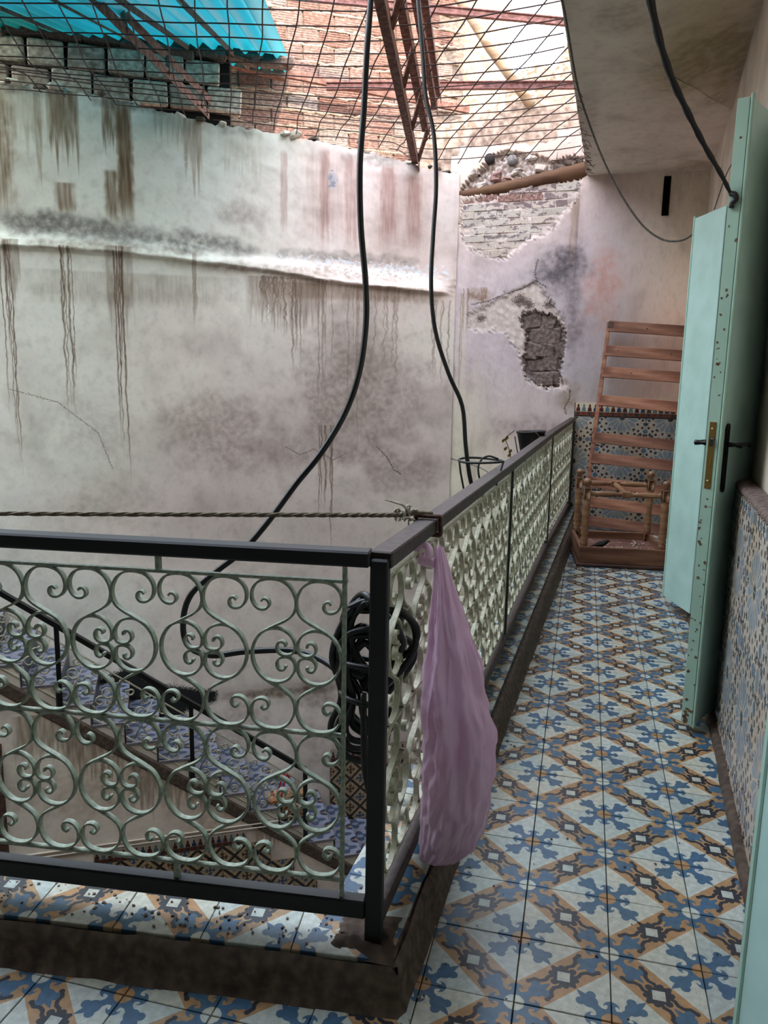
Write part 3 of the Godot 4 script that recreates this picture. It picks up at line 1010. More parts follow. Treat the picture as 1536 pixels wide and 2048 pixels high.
		for j in zone[5]:
			for i in zone[4]:
				var a: Vector3 = rows[j][i]; var b: Vector3 = rows[j][i + 1]; var cc: Vector3 = rows[j + 1][i + 1]; var d: Vector3 = rows[j + 1][i]
				quad(st, a, b, cc, d, uvf.call(a.x, a.y), uvf.call(b.x, b.y), uvf.call(cc.x, cc.y), uvf.call(d.x, d.y))
		put("plaster", fin(st), tex, w)
	var sb := flat_st()
	cbox(sb, Vector3(1.15, -0.2, -0.24), Vector3(2.5, 6.8, 0.2), 0.0)
	cbox(sb, Vector3(0.55, 3.2, -0.13), Vector3(1.1, 0.06, 0.2), 0.01)
	put("masonry", fin(sb), mats.plaster, w)
	# courses of old bricks showing through flaking whitewash
	var rng := RandomNumberGenerator.new()
	rng.seed = 64
	var lime := tri_mat(Color(0.95, 0.95, 0.95), flaked("flaked_lime", 301, 0.24), 1.25, 0.95)
	var lime2 := tri_mat(Color(0.95, 0.93, 0.92), flaked("flaked_lime", 301, 0.24), 1.25, 0.95)
	var bare := tri_mat(Color(0.95, 0.92, 0.92), flaked("flaked_bare", 302, 0.62), 1.25, 0.95)
	var redb := tri_mat(Color(0.70, 0.54, 0.50), mats.grit, 2.2, 0.95)
	var vars := []
	for k in 6: vars.append(bevel_box(Vector3(0.202, 0.066, 0.045), 0.006, 0.005, 70 + k))
	for row in 9:
		var y := 2.335 + row * 0.066
		var x := -0.05 + (0.1 if row % 2 == 0 else 0.0)
		while x < 1.1:
			var p := Vector2(x + 0.095, y + 0.02 * x)
			if Geometry2D.is_point_in_polygon(p, P1()):
				var m: Material = lime if rng.randf() < 0.5 else lime2
				if row >= 6: m = bare if rng.randf() < 0.75 else (redb if rng.randf() < 0.5 else lime)
				put("brick", vars[rng.randi_range(0, 5)], m, w, Transform3D(Basis(Vector3(0, 0, 1), 0.03 + rng.randf_range(-0.02, 0.02)), Vector3(p.x, p.y, -0.030 + rng.randf_range(-0.004, 0.004))))
			x += 0.2
	# mud blocks in the lower hole
	var mud := tri_mat(Color(0.56, 0.49, 0.46), mats.grit, 1.7, 0.97)
	for row in 5:
		for k in 3:
			var p := Vector2(0.70 + k * 0.125 + (0.06 if row % 2 else 0.0), 1.25 + row * 0.125)
			if not Geometry2D.is_point_in_polygon(p, PS()): continue
			put("mud_brick", bevel_box(Vector3(0.142, 0.132, 0.05), 0.012, 0.020, 90 + row * 5 + k), mud, w, Transform3D(Basis(Vector3(0, 0, 1), rng.randf_range(-0.12, 0.12)), Vector3(p.x + rng.randf_range(-0.012, 0.012), p.y, -0.052 + rng.randf_range(-0.008, 0.008))))
	# rubble round the lintel
	for s in [[0.32, 2.99, 0.07, 3], [0.42, 2.96, 0.05, 3], [0.2, 2.92, 0.06, 1], [0.5, 3.03, 0.06, 1], [0.58, 2.98, 0.05, 1], [0.86, 3.03, 0.06, 0], [0.95, 3.08, 0.07, 0], [1.02, 3.1, 0.06, 0], [0.8, 3.12, 0.05, 2], [0.62, 3.14, 0.06, 1], [0.14, 3.04, 0.06, 2], [0.9, 3.24, 0.09, 1], [1.03, 3.22, 0.08, 2], [0.7, 3.04, 0.07, 2]]:
		put("rubble", bevel_box(Vector3(s[2] * 1.5, s[2], 0.06), 0.015, 0.014, int(s[0] * 100)), [mats.stone, lime, lime2, redb][s[3]], w, Transform3D(Basis(Vector3(0, 0, 1), rng.randf_range(-0.3, 0.3)), Vector3(s[0], s[1], -0.04)))
	# dado: frieze and rosette tiles
	var st := flat_st()
	cbox(st, Vector3(1.60, 0.52, 0.0), Vector3(0.98, 1.06, 0.03), 0.004)
	put("tile_bed", fin(st), mats.mortar, w)
	var dd := Node3D.new()
	dd.name = "dado"
	w.add_child(dd)
	dd.position = Vector3(0, 0, 0.018)
	rosette_panel(dd, 1.12, 2.08, 0.0, 0.93, 1.525, 0.53)
	var fz := bevel_box(Vector3(0.1985, 0.125, 0.012), 0.001)
	for k in 5:
		put("frieze_tile", fz, mats.frieze, dd, Transform3D(Basis.IDENTITY, Vector3(1.22 + 0.2 * k - 0.002, 0.996, 0.004)))
	# slit vent: a narrow slot left open in the plaster, its sides running back into the wall and painted dark as shade
	st = flat_st()
	for q in [[1.722, 2.62, 1.722, 2.93], [1.722, 2.93, 1.778, 2.93], [1.778, 2.93, 1.778, 2.62], [1.778, 2.62, 1.722, 2.62]]:
		quad(st, Vector3(q[0], q[1], 0.01), Vector3(q[2], q[3], 0.01), Vector3(q[2], q[3], -0.139), Vector3(q[0], q[1], -0.139))
	cbox(st, Vector3(1.75, 2.775, -0.137), Vector3(0.06, 0.32, 0.004), 0.0)
	put("vent_slot", fin(st), mat(Color(0.05, 0.045, 0.045), 0.95), w)
	# lower dado
	var lt := bevel_box(Vector3(0.1985, 0.1985, 0.012), 0.001)
	for i in 6:
		for j in 5: put("lattice_tile", lt, mats.lattice, w, Transform3D(Basis.IDENTITY, Vector3(0.1 + i * 0.2, -3.5 + j * 0.2, 0.012)))
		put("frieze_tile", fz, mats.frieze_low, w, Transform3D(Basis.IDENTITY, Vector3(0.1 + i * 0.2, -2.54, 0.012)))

# ---------------------------------------------------------------- big court wall on the left
var XW: Transform3D
func lerp_table(t: Array, x: float) -> float:
	for i in t.size() - 1:
		if x <= t[i + 1][0]: return lerpf(t[i][1], t[i + 1][1], clampf((x - t[i][0]) / (t[i + 1][0] - t[i][0]), 0, 1))
	return t[t.size() - 1][1]

const WTOP := [[-7.2, 3.45], [-3.68, 3.38], [-3.22, 3.39], [-2.79, 3.35], [-2.11, 3.24], [-1.58, 3.22], [-1.25, 3.19], [-0.73, 3.13], [-0.16, 3.03], [0.0, 3.02]]
const LIP := [[-7.2, 2.25], [-3.75, 2.19], [-2.83, 2.18], [-1.76, 2.11], [-0.98, 2.02], [-0.07, 1.98], [0.0, 1.98]]
const LTOP := [[-7.2, 2.44], [-3.74, 2.38], [-3.02, 2.37], [-2.12, 2.29], [-1.24, 2.22], [-0.15, 2.16], [0.0, 2.12]]

func build_court_wall() -> void:
	XW = frame(Vector3(-1.2, 0, -7.3), Vector3(0.866, 0, -0.5))
	var w := thing("wall_left", "tall court wall with a mortar ledge, brown water streaks and flaking plaster", "", XW, "", "structure")
	var ppm := 240.0
	var X0 := -4.2
	var YT := 3.5
	var W := 1010
	var H := 1704
	var a := Color(0.93, 0.92, 0.86); var b := Color(0.93, 0.88, 0.83); var p := Color(0.93, 0.84, 0.80); var g := Color(0.87, 0.81, 0.77); var k := Color(0.90, 0.88, 0.82)  # plaster tones with court light read in: greenish left, pinkish upper right
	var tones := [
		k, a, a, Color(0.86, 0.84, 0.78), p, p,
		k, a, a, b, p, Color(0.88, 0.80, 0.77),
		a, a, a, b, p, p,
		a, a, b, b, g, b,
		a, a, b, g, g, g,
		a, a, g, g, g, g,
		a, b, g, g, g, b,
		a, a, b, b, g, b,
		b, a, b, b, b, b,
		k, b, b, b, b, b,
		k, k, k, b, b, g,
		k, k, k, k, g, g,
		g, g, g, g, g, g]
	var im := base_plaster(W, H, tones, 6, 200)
	var pal := [Color(0.43, 0.33, 0.24), Color(0.40, 0.38, 0.35), Color(0.36, 0.27, 0.20), Color(0.46, 0.39, 0.36), Color(0.56, 0.38, 0.34), Color(0.90, 0.90, 0.92), Color(0.58, 0.58, 0.62)]
	var S := [[-4.0, 3.40, 0.42, 1.05, 3, 0, 0.85], [-3.39, 3.38, 0.26, 0.75, 0, 0, 0.8], [-3.36, 3.37, 0.20, 0.34, 3, 0, 0.4], [-3.66, 3.36, 0.28, 0.6, 0, 0, 0.25], [-3.38, 2.72, 0.22, 0.27, 3, 0, 0.7], [-2.98, 3.37, 0.16, 0.62, 0, 0, 0.85], [-2.88, 3.37, 0.15, 1.0, 3, 0, 1.0], [-2.88, 3.3, 0.14, 0.9, 3, 0, 0.6], [-2.99, 2.84, 0.14, 0.46, 3, 0, 0.8], [-3.47, 3.34, 0.06, 0.86, 0, 0, 0.4], [-2.36, 3.33, 0.16, 0.9, 0, 0, 0.5], [-2.60, 3.43, 0.29, 0.53, 0, 0, 0.3], [-2.1, 3.2, 0.4, 0.5, 0, 0, 0.15],
		[-4.2, 2.52, 1.5, 0.26, 2, 1, 0.75], [-3.9, 2.50, 1.5, 0.26, 2, 1, 0.6], [-3.20, 2.44, 1.61, 0.26, 2, 1, 0.65], [-1.9, 2.33, 1.75, 0.14, 2, 1, 0.5], [-4.2, 2.27, 0.5, 0.6, 2, 0, 0.3],
		[-3.80, 2.24, 0.16, 2.11, 1, 2, 0.9], [-3.75, 2.25, 0.14, 0.63, 0, 2, 0.45], [-3.35, 2.22, 0.16, 1.49, 1, 2, 0.85], [-3.00, 2.24, 0.23, 0.89, 0, 2, 0.4], [-2.97, 2.24, 0.15, 2.19, 1, 2, 0.95], [-2.94, 2.2, 0.10, 1.7, 1, 2, 0.8], [-2.32, 2.22, 0.08, 0.84, 1, 2, 0.5], [-1.9, 2.06, 0.72, 0.6, 0, 2, 0.45], [-4.2, 2.29, 2.4, 0.13, 2, 2, 0.4], [-2.6, 2.2, 2.4, 0.16, 2, 2, 0.4], [-1.8, 2.07, 0.35, 0.55, 1, 2, 0.6], [-1.76, 2.07, 0.17, 0.45, 0, 2, 0.35], [-1.52, 2.04, 0.17, 0.92, 1, 2, 0.6], [-1.29, 2.05, 0.19, 1.74, 1, 2, 0.5], [-1.28, 0.81, 0.18, 1.43, 1, 2, 0.8], [-1.02, 1.98, 0.16, 1.67, 1, 2, 0.4], [-0.80, 1.95, 0.30, 0.91, 1, 2, 0.4], [-0.24, 1.93, 0.22, 0.89, 1, 2, 0.5], [-3.8, 2.05, 2.0, 0.3, 3, 0, 0.22], [-1.9, 2.03, 1.85, 0.16, 3, 0, 0.5],
		[-1.59, 2.0, 1.1, 1.8, 2, 3, 0.45], [-1.42, 1.88, 1.42, 1.59, 2, 3, 0.34], [-2.79, 1.19, 1.35, 0.86, 2, 3, 0.42], [-2.19, 0.81, 1.24, 0.50, 2, 3, 0.32], [-0.96, 0.77, 0.9, 0.66, 2, 3, 0.4], [-3.6, 1.1, 0.9, 0.6, 2, 3, 0.18], [-2.24, 2.33, 0.57, 0.13, 2, 1, 0.4], [-2.16, 2.72, 0.49, 0.36, 2, 3, 0.3], [-3.6, 0.4, 1.2, 0.5, 2, 3, 0.2],
		[-1.58, 3.11, 0.08, 0.74, 3, 4, 0.4], [-1.25, 3.16, 0.11, 0.88, 3, 4, 0.5], [-1.03, 3.12, 0.16, 0.86, 3, 4, 0.45], [-0.73, 3.07, 0.20, 0.73, 3, 4, 0.55], [-0.48, 3.01, 0.18, 0.70, 3, 4, 0.5], [-1.46, 3.13, 0.57, 0.82, 3, 4, 0.25], [-0.86, 3.02, 0.70, 0.74, 3, 4, 0.25],
		[-1.59, 2.27, 0.7, 0.14, 4, 5, 0.7], [-1.16, 2.24, 1.10, 0.16, 4, 5, 0.95], [-1.05, 2.20, 0.9, 0.10, 4, 5, 0.9], [-1.25, 3.18, 1.15, 0.16, 2, 1, 0.5], [-0.49, 0.67, 0.45, 0.57, 2, 3, 0.3],
		[-1.61, -1.55, 0.67, 0.37, 2, 3, 0.45], [-2.42, -1.60, 1.6, 0.14, 2, 2, 0.6], [-2.42, -1.66, 0.81, 0.58, 2, 3, 0.35], [-1.5, -1.7, 1.2, 1.0, 2, 3, 0.3], [-3.2, 3.4, 1.1, 0.14, 2, 1, 0.7], [-4.2, 3.44, 1.1, 0.14, 2, 1, 0.7], [-1.16, 2.97, 0.08, 0.16, 4, 6, 0.9], [-1.17, 2.99, 0.1, 0.2, 2, 6, 0.6], [-2.43, 3.0, 0.12, 0.14, 4, 5, 0.5], [-2.2, 3.3, 0.5, 0.16, 2, 1, 0.5]]
	for i in S.size(): stain(im, ppm, X0, YT, S[i], pal[S[i][5]], 600 + i)
	var dk := Color(0.22, 0.18, 0.16)
	crack(im, ppm, X0, YT, [Vector2(-1.55, 0.62), Vector2(-1.42, 0.55), Vector2(-1.3, 0.60), Vector2(-1.12, 0.50), Vector2(-1.0, 0.56)], Color(0.45, 0.40, 0.38), 5)
	crack(im, ppm, X0, YT, [Vector2(-0.72, 0.62), Vector2(-0.62, 0.52), Vector2(-0.55, 0.40), Vector2(-0.48, 0.36)], dk, 6)
	crack(im, ppm, X0, YT, [Vector2(-3.75, 1.1), Vector2(-3.4, 1.0), Vector2(-3.1, 0.75), Vector2(-3.0, 0.45)], Color(0.5, 0.45, 0.4), 7)
	fill_poly(im, ppm, X0, YT, poly2([-3.35, -1.30, -3.15, -1.38, -2.95, -1.30, -2.7, -1.48, -2.45, -1.54, -2.18, -1.60, -2.2, -1.70, -2.45, -1.76, -2.8, -2.0, -3.4, -1.9]), func(q: Vector2, _o: Color) -> Color: return Color(0.10, 0.095, 0.09) * (1.0 + 0.4 * ragged.get_noise_2d(q.x * 60, q.y * 60)))
	im.generate_mipmaps()
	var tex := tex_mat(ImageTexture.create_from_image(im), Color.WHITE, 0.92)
	var rn := noise(71, 1.0, 4)
	var zf := func(x: float, y: float) -> float:
		var lip: float = lerp_table(LIP, x) + 0.012 * rn.get_noise_1d(x * 4.0)
		var lt: float = lerp_table(LTOP, x) + 0.02 * rn.get_noise_1d(x * 6.0 + 30.0)
		var z := 0.020 * rn.get_noise_2d(x * 0.9, y * 0.9) + 0.004 * rn.get_noise_2d(x * 5.0, y * 5.0)
		var fade := smoothstep(-0.02, -0.2, x)
		if y > lip: z -= fade * 0.075 * smoothstep(lip, lt, y)
		z += fade * 0.045 * smoothstep(lip - 0.012, lip + 0.014, y) * exp(-maxf(0.0, y - lip - 0.014) / 0.07) * (1.0 + 0.5 * rn.get_noise_1d(x * 9.0))
		if y > lip and y < lt: z += 0.010 * rn.get_noise_2d(x * 20.0, y * 20.0)
		z += 0.014 * smoothstep(-1.66, -1.63, y + 0.02 * rn.get_noise_1d(x * 7.0)) * smoothstep(-2.6, -2.2, x)
		return z
	for zone in [[-4.2, 0.0, 1.85, 150, 96, true], [-4.2, 0.0, -3.6, 70, 90, false], [-7.3, -4.2, -3.6, 12, 30, true]]:
		var st := soft_st()
		var rows := []
		for j in zone[4] + 1:
			var row := []
			for i in zone[3] + 1:
				var x := lerpf(zone[0], zone[1], float(i) / zone[3])
				var yt: float = lerp_table(WTOP, x) + 0.025 * rn.get_noise_1d(x * 11.0) if zone[5] else 1.85
				var y := lerpf(yt, zone[2], float(j) / zone[4])
				row.append(Vector3(x, y, zf.call(x, y)))
			rows.append(row)
		for j in zone[4]:
			for i in zone[3]:
				var q := [rows[j][i], rows[j][i + 1], rows[j + 1][i + 1], rows[j + 1][i]]
				var uv := []
				for v in q: uv.append(Vector2((v.x - X0) * ppm / W, (YT - v.y) * ppm / H))
				quad(st, q[0], q[1], q[2], q[3], uv[0], uv[1], uv[2], uv[3])
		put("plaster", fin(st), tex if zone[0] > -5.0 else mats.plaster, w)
	# ragged masonry head and core
	var st2 := soft_st()
	var hd := []
	for i in 141:
		var x := lerpf(-7.3, 0.0, i / 140.0)
		var y: float = lerp_table(WTOP, x) + 0.025 * rn.get_noise_1d(x * 11.0)
		hd.append([Vector3(x, y, zf.call(x, y)), Vector3(x, y + 0.012 + 0.02 * rn.get_noise_1d(x * 19.0), -0.12), Vector3(x, y + 0.03 * rn.get_noise_1d(x * 13.0 + 5.0), -0.26), Vector3(x, -3.6, -0.26)])
	for i in 140:
		for k2 in 3: quad(st2, hd[i][k2 + 1], hd[i + 1][k2 + 1], hd[i + 1][k2], hd[i][k2])
	put("wall_head", fin(st2), mats.stone, w)
	var rng := RandomNumberGenerator.new()
	rng.seed = 72
	for i in 34:
		var x := rng.randf_range(-4.1, -0.05)
		var s := rng.randf_range(0.03, 0.075)
		put("rubble", bevel_box(Vector3(s * 1.5, s * 0.7, s), s * 0.2, s * 0.16, i), [mats.stone, mats.mortar, mats.plaster][rng.randi_range(0, 2)], w, Transform3D(Basis(Vector3.UP, rng.randf() * 3.0), Vector3(x, lerp_table(WTOP, x) + 0.01, -rng.randf_range(0.02, 0.2))))
	# lower frieze and lattice next to the corner
	var lt2 := bevel_box(Vector3(0.1985, 0.1985, 0.012), 0.001)
	var fz := bevel_box(Vector3(0.1985, 0.125, 0.012), 0.001)
	for i in 6:
		for j in 6: put("lattice_tile", lt2, mats.lattice, w, Transform3D(Basis.IDENTITY, Vector3(-0.03 - i * 0.2, -3.52 + j * 0.2, 0.026)))
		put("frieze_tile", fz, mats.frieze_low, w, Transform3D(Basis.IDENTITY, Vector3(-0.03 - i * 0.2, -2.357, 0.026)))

# ---------------------------------------------------------------- ceiling over the gallery (with its sloping stained soffit)
func build_ceiling() -> void:
	var c := thing("ceiling", "pale stained plaster ceiling over the gallery walkway with a folded soffit", "", Transform3D.IDENTITY, "", "structure")
	var n := noise(81, 1.0, 4)
	var ppm := 200.0
	var tones := [Color(0.83, 0.78, 0.72), Color(0.85, 0.81, 0.74), Color(0.81, 0.76, 0.67), Color(0.90, 0.83, 0.76),
		Color(0.83, 0.80, 0.74), Color(0.85, 0.81, 0.75), Color(0.74, 0.69, 0.58), Color(0.83, 0.77, 0.69),
		Color(0.85, 0.81, 0.77), Color(0.86, 0.82, 0.77), Color(0.83, 0.77, 0.72), Color(0.90, 0.83, 0.77),
		Color(0.90, 0.87, 0.82), Color(0.87, 0.84, 0.78), Color(0.86, 0.82, 0.76), Color(0.91, 0.85, 0.80)]
	var W := 260; var H := 900
	var im := base_plaster(W, H, tones, 4, 300)
	# picture runs x -0.4..0.9, z -3.0 (top) .. -7.5 (bottom)
	var pal := [Color(0.50, 0.44, 0.30), Color(0.40, 0.36, 0.30)]
	var S := [[0.12, -4.5, 0.65, 1.0, 2, 0, 0.55], [0.5, -4.4, 0.3, 1.4, 2, 0, 0.5], [-0.1, -3.9, 0.35, 0.6, 2, 1, 0.35], [-0.15, -6.2, 0.9, 0.9, 2, 1, 0.12], [0.55, -6.9, 0.35, 0.4, 2, 0, 0.4], [-0.2, -4.9, 0.2, 1.6, 2, 1, 0.25]]
	for i in S.size(): stain(im, ppm, -0.4, -3.0, S[i], pal[S[i][5]], 800 + i)
	im.generate_mipmaps()
	var tex := tex_mat(ImageTexture.create_from_image(im), Color.WHITE, 0.92)
	var edge_x := func(z: float) -> float: return -0.099 - 0.036 * (7.3 + z)
	var A := Vector3(0.104, 2.965, -4.62)
	var B := Vector3(0.79, 3.12, -4.9)
	var C := Vector3(0.86, 2.965, -5.95)
	var up := func(x: float, z: float) -> float:
		var t := clampf((x - A.x) / (B.x + 0.06 - A.x), 0.0, 1.0)
		return lerpf(A.y, B.y, t)
	var uvf := func(p: Vector3) -> Vector2: return Vector2((p.x + 0.4) * ppm / W, (-3.0 - p.z) * ppm / H)
	# flat far part, ending on the fold A-C and a faint crease running on to the court edge
	var far := sheet(24, 70, func(u: float, v: float) -> Vector3:
		var z := lerpf(-4.62, -7.32, v)
		var lim := 0.95
		if z > C.z: lim = lerpf(A.x, C.x + 0.06, clampf((A.z - z) / (A.z - C.z), 0, 1))
		var x := lerpf(edge_x.call(z), lim, u)
		return Vector3(x, 2.965 + 0.008 * n.get_noise_2d(x * 2, z * 2) * smoothstep(0.0, 0.1, v), z))
	var add := func(m: Mesh) -> ArrayMesh:      # uv from the plan
		var mdt := MeshDataTool.new()
		mdt.create_from_surface(m, 0)
		for i in mdt.get_vertex_count(): mdt.set_vertex_uv(i, uvf.call(mdt.get_vertex(i)))
		var out := ArrayMesh.new()
		mdt.commit_to_surface(out)
		return out
	put("soffit_flat", add.call(far), tex, c)
	var ff := flat_st()
	tri(ff, A, B + Vector3(0.06, 0, 0), C + Vector3(0.06, 0, 0), uvf.call(A), uvf.call(B), uvf.call(C))
	put("soffit_fold", fin(ff), tex, c)
	var nr := sheet(24, 60, func(u: float, v: float) -> Vector3:
		var xa := lerpf(-0.195, 1.0, u)
		var z := lerpf(1.4, lerpf(A.z, B.z, clampf((xa - A.x) / (B.x + 0.06 - A.x), 0, 1)), v)
		var x := lerpf(edge_x.call(minf(z, -1.4)), 1.0, u)
		var y: float = up.call(xa, z)
		return Vector3(x, y + 0.006 * n.get_noise_2d(x * 2, z * 2) * smoothstep(0.0, 0.1, 1.0 - v), z))
	put("soffit_near", add.call(nr), tex, c)
	# slab edge towards the court, and the slab over the front arm
	var fe := flat_st()
	prism(fe, PackedVector2Array([Vector2(edge_x.call(-7.32), -7.32), Vector2(edge_x.call(-1.38), -1.38), Vector2(-6.3, front_z(-6.3)), Vector2(-6.3, 1.4), Vector2(1.2, 1.4), Vector2(1.2, -7.32)]), 3.14, 3.4)
	put("slab", fin(fe), mats.plaster, c)
	fe = flat_st()
	for i in 40:
		var z0 := lerpf(-1.38, -7.32, i / 40.0); var z1 := lerpf(-1.38, -7.32, (i + 1) / 40.0)
		quad(fe, Vector3(edge_x.call(z0), 3.15, z0), Vector3(edge_x.call(z1), 3.15, z1), Vector3(edge_x.call(z1), 2.96 + 0.01 * n.get_noise_1d(z1 * 5), z1), Vector3(edge_x.call(z0), 2.96 + 0.01 * n.get_noise_1d(z0 * 5), z0))
	put("slab_edge", fin(fe), mats.plaster, c)
	fe = flat_st()
	prism(fe, PackedVector2Array([Vector2(-0.31, -1.38), Vector2(-6.3, front_z(-6.3)), Vector2(-6.3, 1.4), Vector2(-0.31, 1.4)]), 2.965, 3.15)
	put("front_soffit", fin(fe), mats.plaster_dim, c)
	# frayed reeds and mortar crumbs hanging from the slab edge
	var rng := RandomNumberGenerator.new()
	rng.seed = 82
	fe = soft_st()
	for i in 46:
		var z := rng.randf_range(-7.1, -5.0)
		if z > -5.8 and rng.randf() < 0.6: continue
		var p := Vector3(edge_x.call(z), 2.965, z)
		tube(fe, [p, p + Vector3(rng.randf_range(-0.01, 0.05), rng.randf_range(-0.03, 0.0), rng.randf_range(-0.03, 0.03)), p + Vector3(rng.randf_range(0.0, 0.08), rng.randf_range(-0.05, 0.0), rng.randf_range(-0.05, 0.05))], 0.0022, 4)
	put("frayed_reeds", fin(fe), tri_mat(Color(0.52, 0.47, 0.40), mats.grit, 4.0), c, Transform3D.IDENTITY, true)

# ---------------------------------------------------------------- walls outside the picture that close the house, with added storeys against the sun
func build_shell() -> void:
	var r := thing("wall_rear", "plain gallery wall behind the viewer", "", Transform3D.IDENTITY, "", "structure")
	var st := flat_st()
	cbox(st, Vector3(-2.8, -0.2, 1.5), Vector3(7.6, 7.0, 0.2), 0.0)
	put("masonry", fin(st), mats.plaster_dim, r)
	var l := thing("wall_side", "plain court wall out of view on the left", "", Transform3D.IDENTITY, "", "structure")
	st = flat_st()
	cbox(st, Vector3(-6.45, 0.0, -1.4), Vector3(0.3, 7.4, 6.0), 0.0)
	put("masonry", fin(st), mats.plaster, l)
	var u := thing("added_wall_upper", "added plastered upper storey out of view above the gallery, keeping sun off the court walls", "", Transform3D.IDENTITY, "", "structure")
	st = flat_st()
	prism(st, poly2([-0.12, -7.6, -0.30, -1.42, 1.4, -1.42, 1.4, -7.6]), 3.4, UP_R)
	put("side_sun_block", fin(st), mats.plaster, u)
	st = flat_st()
	prism(st, poly2([-6.6, -0.75, -0.32, -1.40, 1.4, -1.40, 1.4, 1.6, -6.6, 1.6]), 3.4, UP_F)
	put("front_sun_block", fin(st), mats.plaster, u)

const UP_R := 4.8  # heights of the added storeys, sized to keep sun off the court walls
const UP_F := 5.7

# ---------------------------------------------------------------- court floor and the stair along the big wall
func build_court_floor_and_stairs() -> void:
	var g := thing("floor", "blue and white tiled court floor at the foot of the stair", "", Transform3D.IDENTITY, "", "structure")
	var st := flat_st()
	cbox(st, Vector3(-2.8, -3.71, -3.0), Vector3(9.0, 0.2, 9.6), 0.0)
	put("base", fin(st), mats.mortar, g)
	var tl := bevel_box(Vector3(0.198, 0.012, 0.198), 0.001)
	for i in 14:
		for j in 14:
			put("tile", tl, mats.stair_tile, g, Transform3D(Basis(Vector3.UP, PI / 6), XW * Vector3(-2.0 + i * 0.2, -3.606, 0.1 + j * 0.2)))
	# the stair: local x along the wall, rising to the left
	var s := thing("staircase", "tiled stair descending along the court wall above a plastered side wall", "", XW, "", "structure")
	var tr := bevel_box(Vector3(0.262, 0.02, 0.208), 0.003)
	var ri := bevel_box(Vector3(0.012, 0.165, 0.208), 0.002)
	for k in range(1, 21):
		var y := -3.6 + 0.18 * k
		var x := -0.30 - 0.24 * (k - 1)
		if y > 0.01: break
		for q in 4:
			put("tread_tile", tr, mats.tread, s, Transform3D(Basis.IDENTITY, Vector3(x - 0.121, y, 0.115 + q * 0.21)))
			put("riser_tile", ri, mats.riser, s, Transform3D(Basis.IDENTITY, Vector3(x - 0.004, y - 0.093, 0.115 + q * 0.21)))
	st = flat_st()      # body under the steps
	var prof := [Vector2(-0.30, -3.6)]
	for k in range(1, 21):
		prof.append(Vector2(-0.30 - 0.24 * (k - 1) - 0.012, -3.6 + 0.18 * (k - 1)))
		prof.append(Vector2(-0.30 - 0.24 * (k - 1) - 0.012, -3.6 + 0.18 * k - 0.012))
	prof.append(Vector2(-5.2, -0.012)); prof.append(Vector2(-5.2, -3.6))
	var pv := PackedVector2Array(prof)
	var body := flat_st()
	prism(body, pv, -0.84, -0.02)      # x/z plan is turned upright below
	put("stair_body", fin(body), mats.plaster, s, Transform3D(Basis(Vector3(1, 0, 0), Vector3(0, 0, -1), Vector3(0, 1, 0)), Vector3.ZERO))
	# outer string wall
	var ppm := 120.0
	var im := base_plaster(480, 420, [Color(0.92, 0.88, 0.80), Color(0.90, 0.86, 0.78), Color(0.86, 0.80, 0.72), Color(0.82, 0.76, 0.68), Color(0.92, 0.88, 0.80), Color(0.90, 0.84, 0.76), Color(0.88, 0.80, 0.72), Color(0.82, 0.76, 0.68), Color(0.92, 0.87, 0.8), Color(0.90, 0.85, 0.78), Color(0.86, 0.8, 0.72), Color(0.82, 0.76, 0.68)], 4, 330)
	var S := [[-3.76, -1.30, 0.62, 0.55, 0, 0, 0.5], [-2.96, -1.80, 0.7, 0.6, 0, 0, 0.5], [-3.4, -1.5, 0.6, 0.5, 0, 0, 0.45], [-1.99, -2.40, 0.55, 0.4, 0, 0, 0.5], [-3.2, -1.7, 0.4, 0.4, 1, 0, 0.5], [-3.8, -1.6, 1.2, 0.7, 2, 1, 0.3], [-2.7, -2.0, 1.0, 0.6, 2, 1, 0.35]]
	for i in S.size(): stain(im, ppm, -4.2, -0.2, S[i], [Color(0.28, 0.20, 0.13), Color(0.5, 0.4, 0.32)][S[i][5]], 900 + i)
	im.generate_mipmaps()
	var tex := tex_mat(ImageTexture.create_from_image(im), Color.WHITE, 0.92)
	var top := func(x: float) -> float: return -2.76 - 0.735 * (x + 1.52)
	put("string_wall", sheet(60, 24, func(u: float, v: float) -> Vector3:
		var x := lerpf(-5.2, -0.40, u)
		return Vector3(x, lerpf(top.call(x), -3.6, v), 0.86)), tex, s)
	var sm: MeshInstance3D = s.get_child(s.get_child_count() - 1)
	var mdt := MeshDataTool.new()
	mdt.create_from_surface(sm.mesh, 0)
	for i in mdt.get_vertex_count():
		var p := mdt.get_vertex(i)
		mdt.set_vertex_uv(i, Vector2((p.x + 4.2) * ppm / 480.0, (-0.2 - p.y) * ppm / 420.0))
	var am := ArrayMesh.new()
	mdt.commit_to_surface(am)
	sm.mesh = am
	# dark string along the steps
	st = flat_st()
	var d := Vector3(-1, 0.735, 0).normalized()
	var cx := -2.7
	cbox(st, Vector3(cx, top.call(cx) + 0.03, 0.845), Vector3(5.9, 0.10, 0.05), 0.01, Basis(-d, Vector3(0.735, 1, 0).normalized(), Vector3(0, 0, 1)))
	put("string", fin(st), mats.kerb_face, s)
	# dado under the stair
	var lt := bevel_box(Vector3(0.1985, 0.1985, 0.012), 0.001)
	var fz := bevel_box(Vector3(0.1985, 0.115, 0.012), 0.001)
	for i in 13:
		var x := -0.72 - i * 0.2
		for j in 5:
			var y := -3.5 + j * 0.2
			if y + 0.12 < top.call(x + 0.1): put("lattice_tile", lt, mats.lattice, s, Transform3D(Basis.IDENTITY, Vector3(x, y, 0.868)))
		if -2.5 < top.call(x + 0.1): put("frieze_tile", fz, mats.frieze_low, s, Transform3D(Basis.IDENTITY, Vector3(x, -2.542, 0.868)))
	st = flat_st()
